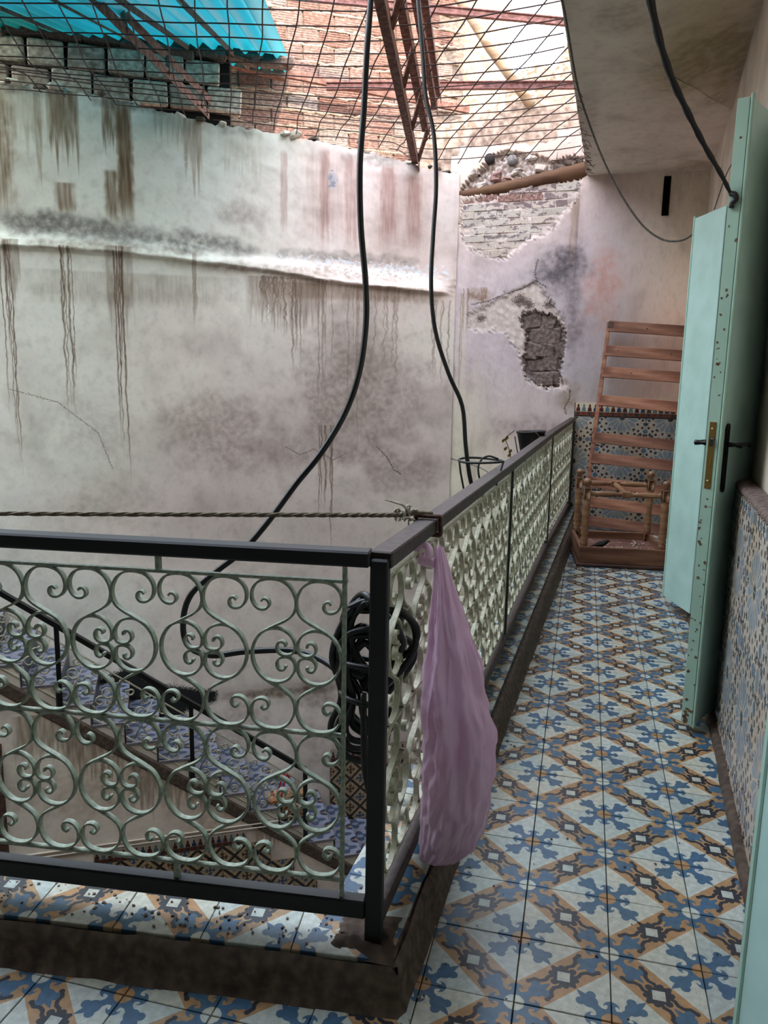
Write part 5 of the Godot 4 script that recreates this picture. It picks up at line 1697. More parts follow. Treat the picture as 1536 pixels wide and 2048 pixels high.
func build_doors() -> void:
	var brass := mat(Color(0.50, 0.40, 0.20), 0.4, 0.6)
	var dark := mat(Color(0.07, 0.065, 0.06), 0.4, 0.5)
	var bare := tri_mat(Color(0.46, 0.36, 0.26), mats.wood_t, 3.0, 0.8)
	# near leaf, lock edge towards the viewer
	var f1 := Vector3(0.443, 0, -2.954)
	var h1 := Vector3(0.640, 0, -3.345)
	var a := door_leaf("door_1", "near mint-green door leaf with brass lock plate and dark lever handles on its chipped edge", f1, h1, 0.03, 2.20, 0.052, 0.0)
	var l: float = a.get_meta("l")
	a.remove_meta("l")
	var lock := put("lock_plate", bevel_box(Vector3(0.004, 0.235, 0.022), 0.001), brass, a, Transform3D(Basis.IDENTITY, Vector3(l + 0.003, 1.035, 0.006)))
	sub("latch", bevel_box(Vector3(0.014, 0.026, 0.012), 0.002), mat(Color(0.30, 0.30, 0.30), 0.3, 0.8), lock, Transform3D(Basis.IDENTITY, Vector3(l + 0.006, 1.082, 0.002)))
	sub("latch", bevel_box(Vector3(0.004, 0.028, 0.012), 0.001), dark, lock, Transform3D(Basis.IDENTITY, Vector3(l + 0.0045, 1.082, 0.006)))
	sub("bolt_slot", bevel_box(Vector3(0.003, 0.034, 0.006), 0.0008), dark, lock, Transform3D(Basis.IDENTITY, Vector3(l + 0.0042, 1.010, 0.004)))
	sub("bolt", bevel_box(Vector3(0.004, 0.030, 0.003), 0.0008), mat(Color(0.75, 0.58, 0.25), 0.35, 0.7), lock, Transform3D(Basis.IDENTITY, Vector3(l + 0.0046, 1.010, 0.004)))
	for y in [1.128, 0.945]:
		sub("screw", tube_mesh([Vector3(l + 0.003, y, 0.006), Vector3(l + 0.0062, y, 0.006)], 0.0045, 10), mat(Color(0.7, 0.62, 0.4), 0.35, 0.7), lock)
	for sd in [1, -1]:
		var zz: float = sd * 0.026
		var st := soft_st()
		var prof := [Vector2(0.0, 0.0), Vector2(0.008, 0.0), Vector2(0.0085, 0.02), Vector2(0.006, 0.03), Vector2(0.009, 0.045), Vector2(0.010, 0.055), Vector2(0.0, 0.06)]
		lathe(st, prof, 12, Transform3D(Basis(Vector3(1, 0, 0), PI / 2 * sd), Vector3(l - 0.05, 1.073, zz)))
		var grip := put("handle", fin(st), dark, a)
		# lever bent back towards the hinge
		sub("handle_lever", tube_mesh(smooth_path([Vector3(l - 0.05, 1.073, zz + sd * 0.045), Vector3(l - 0.07, 1.074, zz + sd * 0.05), Vector3(l - 0.12, 1.073, zz + sd * 0.05), Vector3(l - 0.15, 1.068, zz + sd * 0.05)], 4), [0.008, 0.008, 0.007, 0.007, 0.0065, 0.006, 0.006, 0.006, 0.0065, 0.007, 0.0075, 0.008, 0.0085], 10), dark, grip)
		st = soft_st()
		var pr := PackedVector2Array()
		for i in 20:
			var an := TAU * i / 20.0
			pr.append(Vector2(cos(an) * 0.017, sin(an) * 0.017 + (0.105 if sin(an) > 0 else -0.105)))
		var pm := flat_st()
		prism(pm, pr, 0.0, 0.006, Vector2.ZERO, 1.0, 0.0015)
		put("handle_plate", fin(pm), dark, a, Transform3D(Basis(Vector3(1, 0, 0), PI / 2), Vector3(l - 0.05, 1.025, zz + (0.0 if sd > 0 else -0.006))))
	# chipped paint showing wood on the edge
	var rng := RandomNumberGenerator.new()
	rng.seed = 131
	var chips := flat_st()
	for i in 46:
		var y := rng.randf_range(0.05, 0.9) if i < 30 else rng.randf_range(1.2, 2.15)
		cbox(chips, Vector3(l + 0.0024, y, rng.randf_range(-0.014, 0.022)), Vector3(0.0016, rng.randf_range(0.002, 0.012), rng.randf_range(0.002, 0.010)), 0.0, Basis(Vector3(1, 0, 0), rng.randf_range(-0.8, 0.8)), 0.0012, i)
	for i in 10: cbox(chips, Vector3(l + 0.0024, 0.035 + i * 0.006, rng.randf_range(-0.01, 0.016)), Vector3(0.0016, 0.008, rng.randf_range(0.008, 0.02)), 0.0, Basis(Vector3(1, 0, 0), rng.randf_range(-0.3, 0.3)), 0.0015, i)
	put("bare_chips", fin(chips), bare, a, Transform3D.IDENTITY, true)
	# far leaf, hinged at the far jamb, free edge away from the viewer
	var b := door_leaf("door_2", "far mint-green door leaf with grey wire tied to the bolt at its top corner", Vector3(0.519, 0, -4.65), Vector3(0.625, 0, -4.32), 0.06, 2.125, 0.045, 0.0)
	l = b.get_meta("l")
	b.remove_meta("l")
	for y in [2.04, 0.12]:
		put("bolt_rod", bevel_box(Vector3(0.014, 0.11, 0.012), 0.002), tri_mat(Color(0.30, 0.36, 0.34), mats.grit, 4.0, 0.5), b, Transform3D(Basis.IDENTITY, Vector3(l - 0.004, y, 0.024)))
		for k in 3: put("bolt_eye", bevel_box(Vector3(0.008, 0.012, 0.02), 0.002), dark, b, Transform3D(Basis.IDENTITY, Vector3(l + 0.004, y - 0.035 + k * 0.035, 0.026)))
	# a third leaf close to the viewer on the right
	var c := door_leaf("door_3", "pale green door leaf close by at the lower right, cut by the edge of view", Vector3(0.345, 0, -1.34), Vector3(0.44, 0, -0.95), 0.03, 2.12, 0.045, 0.0)
	c.remove_meta("l")

# ---------------------------------------------------------------- bed base, upturned table, bird
func build_furniture() -> void:
	var bed := thing("bed_base", "slatted pine bed base leaning upright against the tiled end wall", "bed base")
	var bl := Vector3(0.025, 0.02, -6.84)
	var upv := Vector3(0.118, 1.73, -0.36).normalized()
	var rt := Vector3(0.70, -0.004, 0.02).normalized()
	rt = (rt - upv * rt.dot(upv)).normalized()
	bed.transform = Transform3D(Basis(rt, upv, rt.cross(upv)), bl)
	var W := 0.705
	var H := 1.765
	for x in [0.015, W - 0.015]:
		put("side_rail", bevel_box(Vector3(0.034, H, 0.055), 0.003), mats.pine, bed, Transform3D(Basis.IDENTITY, Vector3(x, H / 2, -0.01)))
	var ys := [1.722, 1.515, 1.332, 1.085, 0.765, 0.592, 0.382, 0.215, 0.055]
	for i in ys.size():
		var m := tri_mat(Color(0.64, 0.45, 0.35) * (0.92 + 0.06 * (i % 4)), mats.wood_t, 1.4, 0.65, 0.0, false)
		put("slat", bevel_box(Vector3(W - 0.03, 0.092, 0.018), 0.003), m, bed, Transform3D(Basis(Vector3(0, 0, 1), 0.006 * ((i * 7) % 3 - 1)), Vector3(W / 2, ys[i], 0.024)))
	for x in [0.03, W - 0.03]:
		put("corner_block", bevel_box(Vector3(0.042, 0.05, 0.03), 0.002), mats.dark_wood, bed, Transform3D(Basis.IDENTITY, Vector3(x, H - 0.03, 0.02)))
	var kn := flat_st()
	for k in [[0.33, 1.72], [0.25, 1.335], [0.55, 1.52], [0.50, 0.77], [0.12, 1.52]]:
		cbox(kn, Vector3(k[0], k[1], 0.0335), Vector3(0.012, 0.009, 0.001), 0.0, Basis.IDENTITY, 0.002, int(k[0] * 100))
	put("knots", fin(kn), mats.dark_wood, bed, Transform3D.IDENTITY, true)

	# table standing upside down
	var t := thing("table", "small wooden table turned upside down, its turned legs and stretchers in the air", "table")
	t.transform = Transform3D(Basis(Vector3.UP, 0.105), Vector3(0.022, 0, -5.455))
	# local: x right 0..0.575, z away is negative
	var D := 0.60
	var tw := 0.580
	put("tabletop", bevel_box(Vector3(tw + 0.03, 0.024, D + 0.03), 0.006), mats.dark_wood, t, Transform3D(Basis.IDENTITY, Vector3(tw / 2, 0.013, -D / 2)))
	put("underside", bevel_box(Vector3(tw - 0.02, 0.012, D - 0.02), 0.002), tri_mat(Color(0.50, 0.35, 0.30), mats.wood_t, 1.5, 0.8), t, Transform3D(Basis.IDENTITY, Vector3(tw / 2, 0.078, -D / 2)))
	for s in [[tw / 2, -0.012, tw, 0.022], [tw / 2, -D + 0.012, tw, 0.022], [0.012, -D / 2, 0.022, D - 0.04], [tw - 0.012, -D / 2, 0.022, D - 0.04]]:
		put("apron", bevel_box(Vector3(s[2], 0.115, s[3]), 0.003), tri_mat(Color(0.52, 0.37, 0.27), mats.wood_t, 1.5, 0.6), t, Transform3D(Basis.IDENTITY, Vector3(s[0], 0.082, s[1])))
	var prof := [Vector2(0.0, 0.13), Vector2(0.026, 0.13), Vector2(0.026, 0.17), Vector2(0.020, 0.175), Vector2(0.027, 0.195), Vector2(0.020, 0.21), Vector2(0.028, 0.225), Vector2(0.024, 0.25), Vector2(0.021, 0.30), Vector2(0.024, 0.36), Vector2(0.028, 0.41), Vector2(0.022, 0.425), Vector2(0.028, 0.44), Vector2(0.020, 0.45), Vector2(0.026, 0.46), Vector2(0.026, 0.465), Vector2(0.0, 0.47)]
	var legst := soft_st()
	lathe(legst, prof, 14)
	var ball := [Vector2(0.012, 0.545), Vector2(0.020, 0.550), Vector2(0.014, 0.556), Vector2(0.020, 0.562), Vector2(0.026, 0.578), Vector2(0.025, 0.592), Vector2(0.016, 0.606), Vector2(0.0, 0.610)]
	lathe(legst, ball, 14)
	cbox(legst, Vector3(0, 0.505, 0), Vector3(0.050, 0.085, 0.050), 0.006)
	cbox(legst, Vector3(0, 0.085, 0), Vector3(0.050, 0.115, 0.050), 0.003)
	var lm := fin(legst)
	for p in [Vector3(0.032, 0, -0.032), Vector3(tw - 0.032, 0, -0.032), Vector3(0.032, 0, -D + 0.032), Vector3(tw - 0.032, 0, -D + 0.032)]:
		put("leg", lm, mats.turned, t, Transform3D(Basis.IDENTITY, p))
	var sp := func(len_: float) -> ArrayMesh:
		var st := soft_st()
		var pr := []
		for q in [[0.0, 0.0], [0.014, 0.0], [0.014, 0.03], [0.020, 0.05], [0.013, 0.06], [0.017, 0.09], [0.021, 0.2], [0.017, 0.33], [0.020, 0.36], [0.013, 0.38], [0.018, 0.42], [0.018, 0.58], [0.013, 0.62], [0.020, 0.64], [0.017, 0.67], [0.021, 0.8], [0.017, 0.91], [0.013, 0.94], [0.020, 0.95], [0.014, 0.97], [0.014, 1.0], [0.0, 1.0]]: pr.append(Vector2(q[0], (q[1] - 0.5) * len_))
		lathe(st, pr, 12)
		return fin(st)
	var sx: ArrayMesh = sp.call(tw - 0.10)
	for z in [-0.032, -D + 0.032]:
		var rail := put("stretcher", sx, mats.turned, t, Transform3D(Basis(Vector3(0, 0, 1), PI / 2), Vector3(tw / 2, 0.505, z)))
		sub("block", bevel_box(Vector3(0.06, 0.044, 0.044), 0.006), mats.turned, rail, Transform3D(Basis.IDENTITY, Vector3(tw / 2, 0.505, z)))
	put("stretcher", sp.call(D - 0.10), mats.turned, t, Transform3D(Basis(Vector3(1, 0, 0), PI / 2), Vector3(tw / 2, 0.505, -D / 2)))
	# crumbs of plaster lying in the tray
	var rng := RandomNumberGenerator.new()
	rng.seed = 141
	var cr := flat_st()
	for i in 90:
		var s := rng.randf_range(0.003, 0.011)
		cbox(cr, Vector3(rng.randf_range(0.05, tw - 0.05), 0.086, -rng.randf_range(0.05, D - 0.05)), Vector3(s * 1.3, s * 0.5, s), 0.0, Basis(Vector3.UP, rng.randf() * 3.0), s * 0.2, i)
	var crumbs := thing("plaster_crumbs", "white plaster crumbs and dust scattered inside the upturned table", "debris", t.transform, "", "stuff")
	put("crumbs", fin(cr), mats.plaster, crumbs, Transform3D.IDENTITY, true)

	# small dark bird standing in the tray
	var bird := thing("bird", "small brown bird standing inside the upturned table, facing right", "bird", Transform3D(Basis(Vector3.UP, 0.25), Vector3(0.165, 0.084, -5.66)))
	var bs := soft_st()
	var body := []
	var path := [Vector3(-0.078, 0.022, 0), Vector3(-0.05, 0.027, 0), Vector3(-0.030, 0.032, 0), Vector3(-0.008, 0.037, 0), Vector3(0.015, 0.042, 0), Vector3(0.034, 0.053, 0), Vector3(0.048, 0.060, 0), Vector3(0.058, 0.060, 0), Vector3(0.064, 0.058, 0)]
	tube(bs, smooth_path(path, 4), [0.003, 0.0035, 0.004, 0.0045, 0.005, 0.006, 0.0075, 0.009, 0.012, 0.015, 0.0175, 0.0195, 0.021, 0.022, 0.0225, 0.0225, 0.022, 0.0205, 0.019, 0.0178, 0.017, 0.0165, 0.0162, 0.016, 0.0155, 0.0145, 0.013, 0.011, 0.0085, 0.006, 0.004, 0.003, 0.0015], 14)
	put("body", fin(bs), tri_mat(Color(0.13, 0.10, 0.085), mats.grit, 12.0, 0.8), bird)
	bs = soft_st()
	tube(bs, [Vector3(0.061, 0.0585, 0), Vector3(0.073, 0.056, 0)], [0.004, 0.0006], 8)
	put("beak", fin(bs), mat(Color(0.10, 0.09, 0.08), 0.5), bird)
	for s in [-1, 1]:
		put("wing", tube_mesh([Vector3(0.022, 0.044, 0.017 * s), Vector3(0.0, 0.040, 0.0205 * s), Vector3(-0.028, 0.034, 0.013 * s), Vector3(-0.055, 0.029, 0.005 * s)], [0.005, 0.010, 0.007, 0.002], 10), tri_mat(Color(0.10, 0.075, 0.06), mats.grit, 14.0, 0.85), bird)
		put("leg", tube_mesh([Vector3(0.004, 0.022, 0.008 * s), Vector3(-0.002, 0.012, 0.008 * s), Vector3(0.003, 0.001, 0.008 * s), Vector3(0.016, 0.001, 0.010 * s)], 0.0011, 5), mat(Color(0.2, 0.13, 0.1), 0.7), bird)
		put("eye", tube_mesh([Vector3(0.050, 0.063, 0.012 * s), Vector3(0.050, 0.063, 0.0148 * s)], 0.0018, 8), mat(Color(0.01, 0.01, 0.01), 0.2), bird)

# ---------------------------------------------------------------- hoses, cables, rope
func build_hoses_and_lines() -> void:
	var rng := RandomNumberGenerator.new()
	rng.seed = 151
	# hose falling from the grille, looping and ending in a coil hung behind the corner post
	var h := thing("hose", "black hose dropping from the grille and looping behind the near balustrade into a hanging coil", "hose")
	var run := [Vector3(-0.60, 3.16, -2.38), Vector3(-0.595, 2.7, -2.24), Vector3(-0.59, 2.23, -2.12), Vector3(-0.59, 2.10, -2.09), Vector3(-0.59, 1.96, -2.07), Vector3(-0.59, 1.82, -2.04), Vector3(-0.58, 1.67, -2.02), Vector3(-0.56, 1.53, -2.0), Vector3(-0.552, 1.42, -1.98), Vector3(-0.56, 1.30, -1.95), Vector3(-0.59, 1.20, -1.93), Vector3(-0.64, 1.10, -1.89), Vector3(-0.70, 1.02, -1.87), Vector3(-0.757, 0.93, -1.83), Vector3(-0.815, 0.855, -1.80), Vector3(-0.88, 0.80, -1.78), Vector3(-0.935, 0.745, -1.75), Vector3(-0.955, 0.68, -1.74), Vector3(-0.94, 0.615, -1.73), Vector3(-0.88, 0.59, -1.74), Vector3(-0.79, 0.60, -1.77), Vector3(-0.66, 0.61, -1.78), Vector3(-0.55, 0.59, -1.74), Vector3(-0.50, 0.56, -1.66)]
	put("hanging_run", tube_mesh(smooth_path(run, 5), 0.0078, 10), mats.hose, h)
	for k in 16:
		var pts := []
		var lower := k % 2
		var cx := -0.445 + rng.randf_range(-0.016, 0.02)
		var top := rng.randf_range(0.70, 0.83)
		var bot := rng.randf_range(0.40, 0.52) if lower else rng.randf_range(0.50, 0.64)
		var wd := rng.randf_range(0.045, 0.085)
		var tw := rng.randf_range(-0.5, 0.5)
		var ph := rng.randf() * TAU
		for i in 28:
			var an := TAU * i / 28.0
			var x := cos(an) * wd * (1.0 - 0.35 * sin(an + 0.4) * (1 if lower else -1))
			var y := (top + bot) / 2 + sin(an) * (top - bot) / 2
			# all loops pinch together where the tie holds them
			var pinch := 1.0 - 0.5 * exp(-pow((y - 0.57) / 0.06, 2.0))
			pts.append(Vector3(cx + x * pinch * cos(tw * 0.6), y + rng.randf_range(-0.002, 0.002), -1.64 + x * pinch * sin(tw) + 0.015 * sin(an * 2.0 + ph)))
		put("coil_loop", tube_mesh(smooth_path(pts, 3, true), 0.0078, 8, true), mats.hose, h)
	put("coil_tail", tube_mesh(smooth_path([Vector3(-0.44, 0.60, -1.60), Vector3(-0.435, 0.52, -1.59), Vector3(-0.43, 0.43, -1.585), Vector3(-0.418, 0.375, -1.58)], 5), 0.0078, 8), mats.hose, h)
	put("coil_hook_end", tube_mesh(smooth_path([Vector3(-0.44, 0.80, -1.62), Vector3(-0.405, 0.825, -1.62), Vector3(-0.372, 0.815, -1.63), Vector3(-0.37, 0.78, -1.63), Vector3(-0.385, 0.755, -1.63)], 5), 0.008, 8), mats.hose, h)
	for y in [0.655, 0.575]:
		var pts := []
		for i in 16: pts.append(Vector3(-0.445 + cos(TAU * i / 16.0) * 0.058, y + 0.01 * sin(TAU * i / 16.0 + y * 9), -1.64 + sin(TAU * i / 16.0) * 0.05))
		put("tie_loop", tube_mesh(pts, 0.0075, 8, true), mats.hose, h)
	var h2 := thing("hose", "thin black hose hanging from the grille down into the iron hoop on the long balustrade", "hose")
	var run2 := [Vector3(-0.80, 3.17, -3.32), Vector3(-0.74, 2.9, -3.26), Vector3(-0.71, 2.70, -3.22), Vector3(-0.68, 2.49, -3.19), Vector3(-0.66, 2.34, -3.17), Vector3(-0.62, 2.19, -3.15), Vector3(-0.60, 2.0, -3.12), Vector3(-0.60, 1.82, -3.09), Vector3(-0.595, 1.63, -3.05), Vector3(-0.57, 1.46, -3.03), Vector3(-0.51, 1.30, -3.01), Vector3(-0.452, 1.18, -3.0), Vector3(-0.43, 1.03, -2.98), Vector3(-0.405, 0.90, -2.97), Vector3(-0.375, 0.84, -2.965), Vector3(-0.335, 0.81, -2.965)]
	put("hose_run", tube_mesh(smooth_path(run2, 5), 0.0082, 10), mats.hose, h2)
	# second cable beside the first, far up
	var grey := tri_mat(Color(0.42, 0.40, 0.36), mats.grit, 5.0, 0.7)
	var w := thing("wire", "thin grey wire sagging from the ceiling edge to the bolt of the far door leaf", "wire")
	put("strand", tube_mesh(smooth_path([Vector3(-0.235, 2.96, -3.75), Vector3(-0.205, 2.955, -4.05), Vector3(-0.145, 2.80, -4.55), Vector3(-0.075, 2.66, -4.75), Vector3(0.02, 2.47, -4.82), Vector3(0.12, 2.30, -4.83), Vector3(0.22, 2.16, -4.82), Vector3(0.30, 2.08, -4.80), Vector3(0.38, 2.035, -4.77), Vector3(0.46, 2.03, -4.72), Vector3(0.515, 2.06, -4.67), Vector3(0.53, 2.07, -4.655)], 6), 0.0055, 8), grey, w)
	put("knot", tube_mesh(smooth_path([Vector3(0.53, 2.07, -4.655), Vector3(0.515, 2.08, -4.66), Vector3(0.505, 2.06, -4.66), Vector3(0.51, 2.02, -4.66), Vector3(0.52, 1.99, -4.66)], 4), 0.005, 6), grey, w)
	var w2 := thing("wire", "short grey wire rising behind the near door leaf from the far leaf", "wire")
	put("strand", tube_mesh(smooth_path([Vector3(0.575, 2.14, -4.5), Vector3(0.58, 2.25, -4.2), Vector3(0.55, 2.2, -3.7), Vector3(0.46, 2.02, -3.05), Vector3(0.432, 1.915, -2.975)], 6), 0.003, 6), grey, w2)
	var bc := thing("cable_bundle", "thick black taped cable hanging from the ceiling and tied to the near door leaf", "cable")
	var pts := smooth_path([Vector3(0.055, 2.955, -2.35), Vector3(0.06, 2.72, -2.55), Vector3(0.085, 2.52, -2.66), Vector3(0.135, 2.36, -2.73), Vector3(0.19, 2.235, -2.78), Vector3(0.255, 2.13, -2.82), Vector3(0.32, 2.035, -2.86), Vector3(0.385, 1.96, -2.92), Vector3(0.425, 1.905, -2.955)], 6)
	var rad := []
	for i in pts.size(): rad.append(lerpf(0.0145, 0.006, pow(float(i) / pts.size(), 1.2)) * (1.0 + 0.13 * sin(i * 1.7)))
	put("taped_cable", tube_mesh(pts, rad, 9), mat(Color(0.02, 0.018, 0.025), 0.55), bc)
	put("knot", tube_mesh(smooth_path([Vector3(0.425, 1.905, -2.955), Vector3(0.437, 1.90, -2.945), Vector3(0.442, 1.885, -2.945), Vector3(0.432, 1.875, -2.95), Vector3(0.43, 1.86, -2.95)], 4), 0.009, 8), mat(Color(0.02, 0.018, 0.025), 0.6), bc)
	# rope tied to the handrail
	var rp := thing("rope", "twisted grey rope stretched across the court and knotted round the long handrail", "rope")
	var hemp := tri_mat(Color(0.55, 0.50, 0.42), mats.grit, 6.0, 0.9)
	var a := Vector3(-0.402, 0.966, -1.83)
	var bq := Vector3(-4.1, 0.915, -1.06)
	for s in 3:
		var q := []
		var n := 420
		for i in n:
			var f := pow(float(i) / (n - 1), 1.4)
			var c := a.lerp(bq, f) + Vector3(0, -0.012 * sin(f * PI), 0)
			var an := i * 0.42 + s * TAU / 3.0
			q.append(c + Vector3(0, cos(an), sin(an)) * 0.0030)
		put("strand", tube_mesh(q, 0.0034, 5), hemp, rp)
	var z0 := -1.86
	for k in 2:
		var lp := []
		for i in 20:
			var an := TAU * i / 20.0
			var ex := clampf(cos(an) * 1.6, -1, 1) * 0.031
			var ey := clampf(sin(an) * 1.6, -1, 1) * 0.024
			lp.append(Vector3(rail_x(z0) - 0.012 + ex, 0.938 + ey, z0 - k * 0.012 + 0.006 * sin(an)))
		put("turn", tube_mesh(lp, 0.005, 7, true), tri_mat(Color(0.34, 0.22, 0.17), mats.grit, 6.0, 0.9) if k == 0 else hemp, rp)
	put("tail_run", tube_mesh(smooth_path([a, Vector3(-0.385, 0.970, -1.845), Vector3(-0.365, 0.968, -1.86), Vector3(-0.345, 0.966, -1.87)], 4), 0.006, 7), hemp, rp)
	var fr := soft_st()
	for i in 26:
		var p := a + Vector3(rng.randf_range(-0.03, 0.015), rng.randf_range(-0.012, 0.012), rng.randf_range(-0.015, 0.015))
		var d := Vector3(rng.randf_range(-0.7, 0.7), rng.randf_range(-0.9, 0.9), rng.randf_range(-0.4, 0.4)).normalized() * rng.randf_range(0.010, 0.024)
		tube(fr, [p, p + d * 0.6 + Vector3(0, 0.004, 0), p + d], [0.0036, 0.0026, 0.0012], 4)
	tube(fr, smooth_path([a + Vector3(0.0, 0.0, 0), a + Vector3(-0.005, 0.022, 0), a + Vector3(-0.03, 0.030, 0), a + Vector3(-0.055, 0.035, 0)], 4), [0.004, 0.004, 0.0035, 0.0035, 0.003, 0.003, 0.003, 0.003, 0.0028, 0.0026, 0.002, 0.002, 0.001], 5)
	put("frayed_knot", fin(fr), tri_mat(Color(0.86, 0.83, 0.74), mats.grit, 6.0, 0.9), rp, Transform3D.IDENTITY, true)

# ---------------------------------------------------------------- bag, hoop, bucket, log, tote
func build_small_things() -> void:
	var rng := RandomNumberGenerator.new()
	rng.seed = 161
	# purple plastic bag hung on the scrollwork
	var bag := thing("plastic_bag", "translucent mauve plastic bag of scraps hanging from the balustrade over the kerb", "bag")
	var n := noise(162, 1.0, 3)
	var bm := mat(Color(0.88, 0.76, 0.85), 0.14)
	bm.transparency = BaseMaterial3D.TRANSPARENCY_ALPHA
	bm.albedo_color.a = 0.88
	bm.backlight_enabled = true
	bm.backlight = Color(0.62, 0.50, 0.58)
	var zc := -1.76
	put("film", sheet(120, 90, func(u: float, v: float) -> Vector3:
		var an := u * TAU
		var y := lerpf(0.905, 0.112, v)
		var wx: float = lerp_table([[0.0, 0.008], [0.06, 0.016], [0.15, 0.028], [0.3, 0.052], [0.5, 0.076], [0.68, 0.086], [0.8, 0.084], [0.9, 0.072], [0.97, 0.046], [1.0, 0.004]], v)
		var wz: float = lerp_table([[0.0, 0.008], [0.06, 0.018], [0.2, 0.05], [0.45, 0.085], [0.7, 0.10], [0.88, 0.085], [0.97, 0.05], [1.0, 0.005]], v)
		var fold := 1.0 + (0.10 * sin(an * 7.0 + v * 3.0 + 2.0 * n.get_noise_2d(u * 2.0, v * 3.0)) + 0.05 * sin(an * 15.0 - v * 6.0)) * (1.0 - 0.7 * smoothstep(0.3, 0.8, v)) + 0.20 * n.get_noise_3d(cos(an) * 1.2, sin(an) * 1.2, v * 4.0) + 0.10 * absf(n.get_noise_3d(cos(an) * 3.0, sin(an) * 3.0, v * 6.0)) + 0.06 * n.get_noise_3d(cos(an) * 5, sin(an) * 5, v * 12.0)
		var cx := rail_x(zc) + 0.022 + wx * 0.92
		return Vector3(cx + cos(an) * wx * fold + 0.010 * (1.0 - v), y + 0.006 * sin(an * 3.0) * (1.0 if v < 0.05 else 0.0), zc + sin(an) * wz * fold + 0.02 * (v - 0.5))), bm, bag)
	put("handle_loop", tube_mesh(smooth_path([Vector3(rail_x(zc) + 0.02, 0.885, zc + 0.02), Vector3(rail_x(zc) + 0.015, 0.91, zc + 0.01), Vector3(rail_x(zc) - 0.008, 0.912, zc), Vector3(rail_x(zc) - 0.014, 0.89, zc - 0.005), Vector3(rail_x(zc) + 0.0, 0.872, zc - 0.01), Vector3(rail_x(zc) + 0.03, 0.87, zc - 0.005)], 5), [0.010, 0.011, 0.012, 0.011, 0.010, 0.009, 0.009, 0.010, 0.010, 0.011, 0.011, 0.010, 0.010, 0.009, 0.009, 0.010, 0.010, 0.011, 0.011, 0.012, 0.012, 0.012, 0.012, 0.012, 0.012, 0.012], 8), bm, bag)
	var peel := thing("orange_peel", "bright orange scrap showing through the bottom of the mauve bag", "food scrap")
	put("peel", sheet(16, 12, func(u: float, v: float) -> Vector3:
		var an := (u - 0.5) * 2.4
		return Vector3(-0.236 + cos(an) * 0.030 * sin(0.4 + v * 2.2) + 0.004 * n.get_noise_2d(u * 9, v * 9), 0.175 + (v - 0.5) * 0.045, -1.755 + sin(an) * 0.034)), mat(Color(0.78, 0.25, 0.10), 0.5), peel)
	var scraps := thing("kitchen_scraps", "pale bundle of scraps filling the lower half of the mauve bag", "scraps", Transform3D.IDENTITY, "", "stuff")
	put("bundle", sheet(24, 16, func(u: float, v: float) -> Vector3:
		var an := u * TAU
		var s := sin(v * PI)
		return Vector3(-0.272 + cos(an) * 0.045 * s * (1 + 0.3 * n.get_noise_2d(u * 6, v * 6)), 0.25 - cos(v * PI) * 0.11, -1.765 + sin(an) * 0.065 * s * (1 + 0.3 * n.get_noise_2d(u * 6 + 9, v * 6)))), tri_mat(Color(0.74, 0.62, 0.58), mats.grit, 5.0, 0.8), scraps)

	# iron hoop pot holder on the long balustrade
	var hp := thing("pot_hoop", "empty dark iron hoop pot holder fixed on the court side of the long balustrade", "pot holder")
	var ring := []
	var hc := Vector3(-0.372, 0.975, -3.0)
	for i in 32: ring.append(hc + Vector3(cos(TAU * i / 32.0) * 0.085, 0.002 * sin(TAU * i / 16.0), sin(TAU * i / 32.0) * 0.085))
	put("hoop", tube_mesh(ring, 0.0045, 8, true), mats.green_iron, hp)
	put("bracket", tube_mesh([hc + Vector3(-0.083, 0, 0.01), hc + Vector3(-0.075, -0.05, 0.01), hc + Vector3(-0.05, -0.16, 0.01), hc + Vector3(0.04, -0.20, 0.0)], 0.004, 7), mats.green_iron, hp)
	put("bracket", tube_mesh(smooth_path([hc + Vector3(0.06, 0.002, -0.06), hc + Vector3(0.02, 0.012, -0.06), hc + Vector3(-0.01, -0.01, -0.055), hc + Vector3(-0.012, -0.06, -0.04), hc + Vector3(0.03, -0.18, -0.02)], 4), 0.004, 7), mats.green_iron, hp)
	put("bracket", tube_mesh([hc + Vector3(0.085, 0, 0.0), hc + Vector3(0.06, -0.1, 0.0), hc + Vector3(0.045, -0.2, 0.0)], 0.004, 7), mats.green_iron, hp)

	# black bucket hung outside the far part of the balustrade
	var bk := thing("bucket", "black plastic bucket hanging on the court side of the balustrade near its far end", "bucket", Transform3D(Basis(Vector3(0, 0, 1), 0.06), Vector3(-0.305, 0.79, -4.98)))
	var st := soft_st()
	lathe(st, [Vector2(0.0, 0.0), Vector2(0.062, 0.0), Vector2(0.066, 0.01), Vector2(0.086, 0.15), Vector2(0.092, 0.152), Vector2(0.092, 0.162), Vector2(0.084, 0.162), Vector2(0.080, 0.14), Vector2(0.062, 0.02), Vector2(0.0, 0.016)], 24)
	put("pail", fin(st), mat(Color(0.035, 0.035, 0.04), 0.5), bk)
	put("wire_handle", tube_mesh(smooth_path([Vector3(-0.09, 0.155, 0.0), Vector3(-0.05, 0.165, 0.06), Vector3(0.02, 0.166, 0.085), Vector3(0.06, 0.12, 0.08), Vector3(0.07, 0.06, 0.07)], 5), 0.0028, 6), mats.stone, bk)
	put("hoop", tube_mesh([Vector3(-0.10, 0.13, 0.0), Vector3(-0.085, 0.03, 0.0), Vector3(-0.075, -0.08, 0.0)], 0.004, 6), mats.green_iron, bk)
	var tw := thing("dry_plant", "withered twig with a few yellow leaves hanging beside the black bucket", "plant")
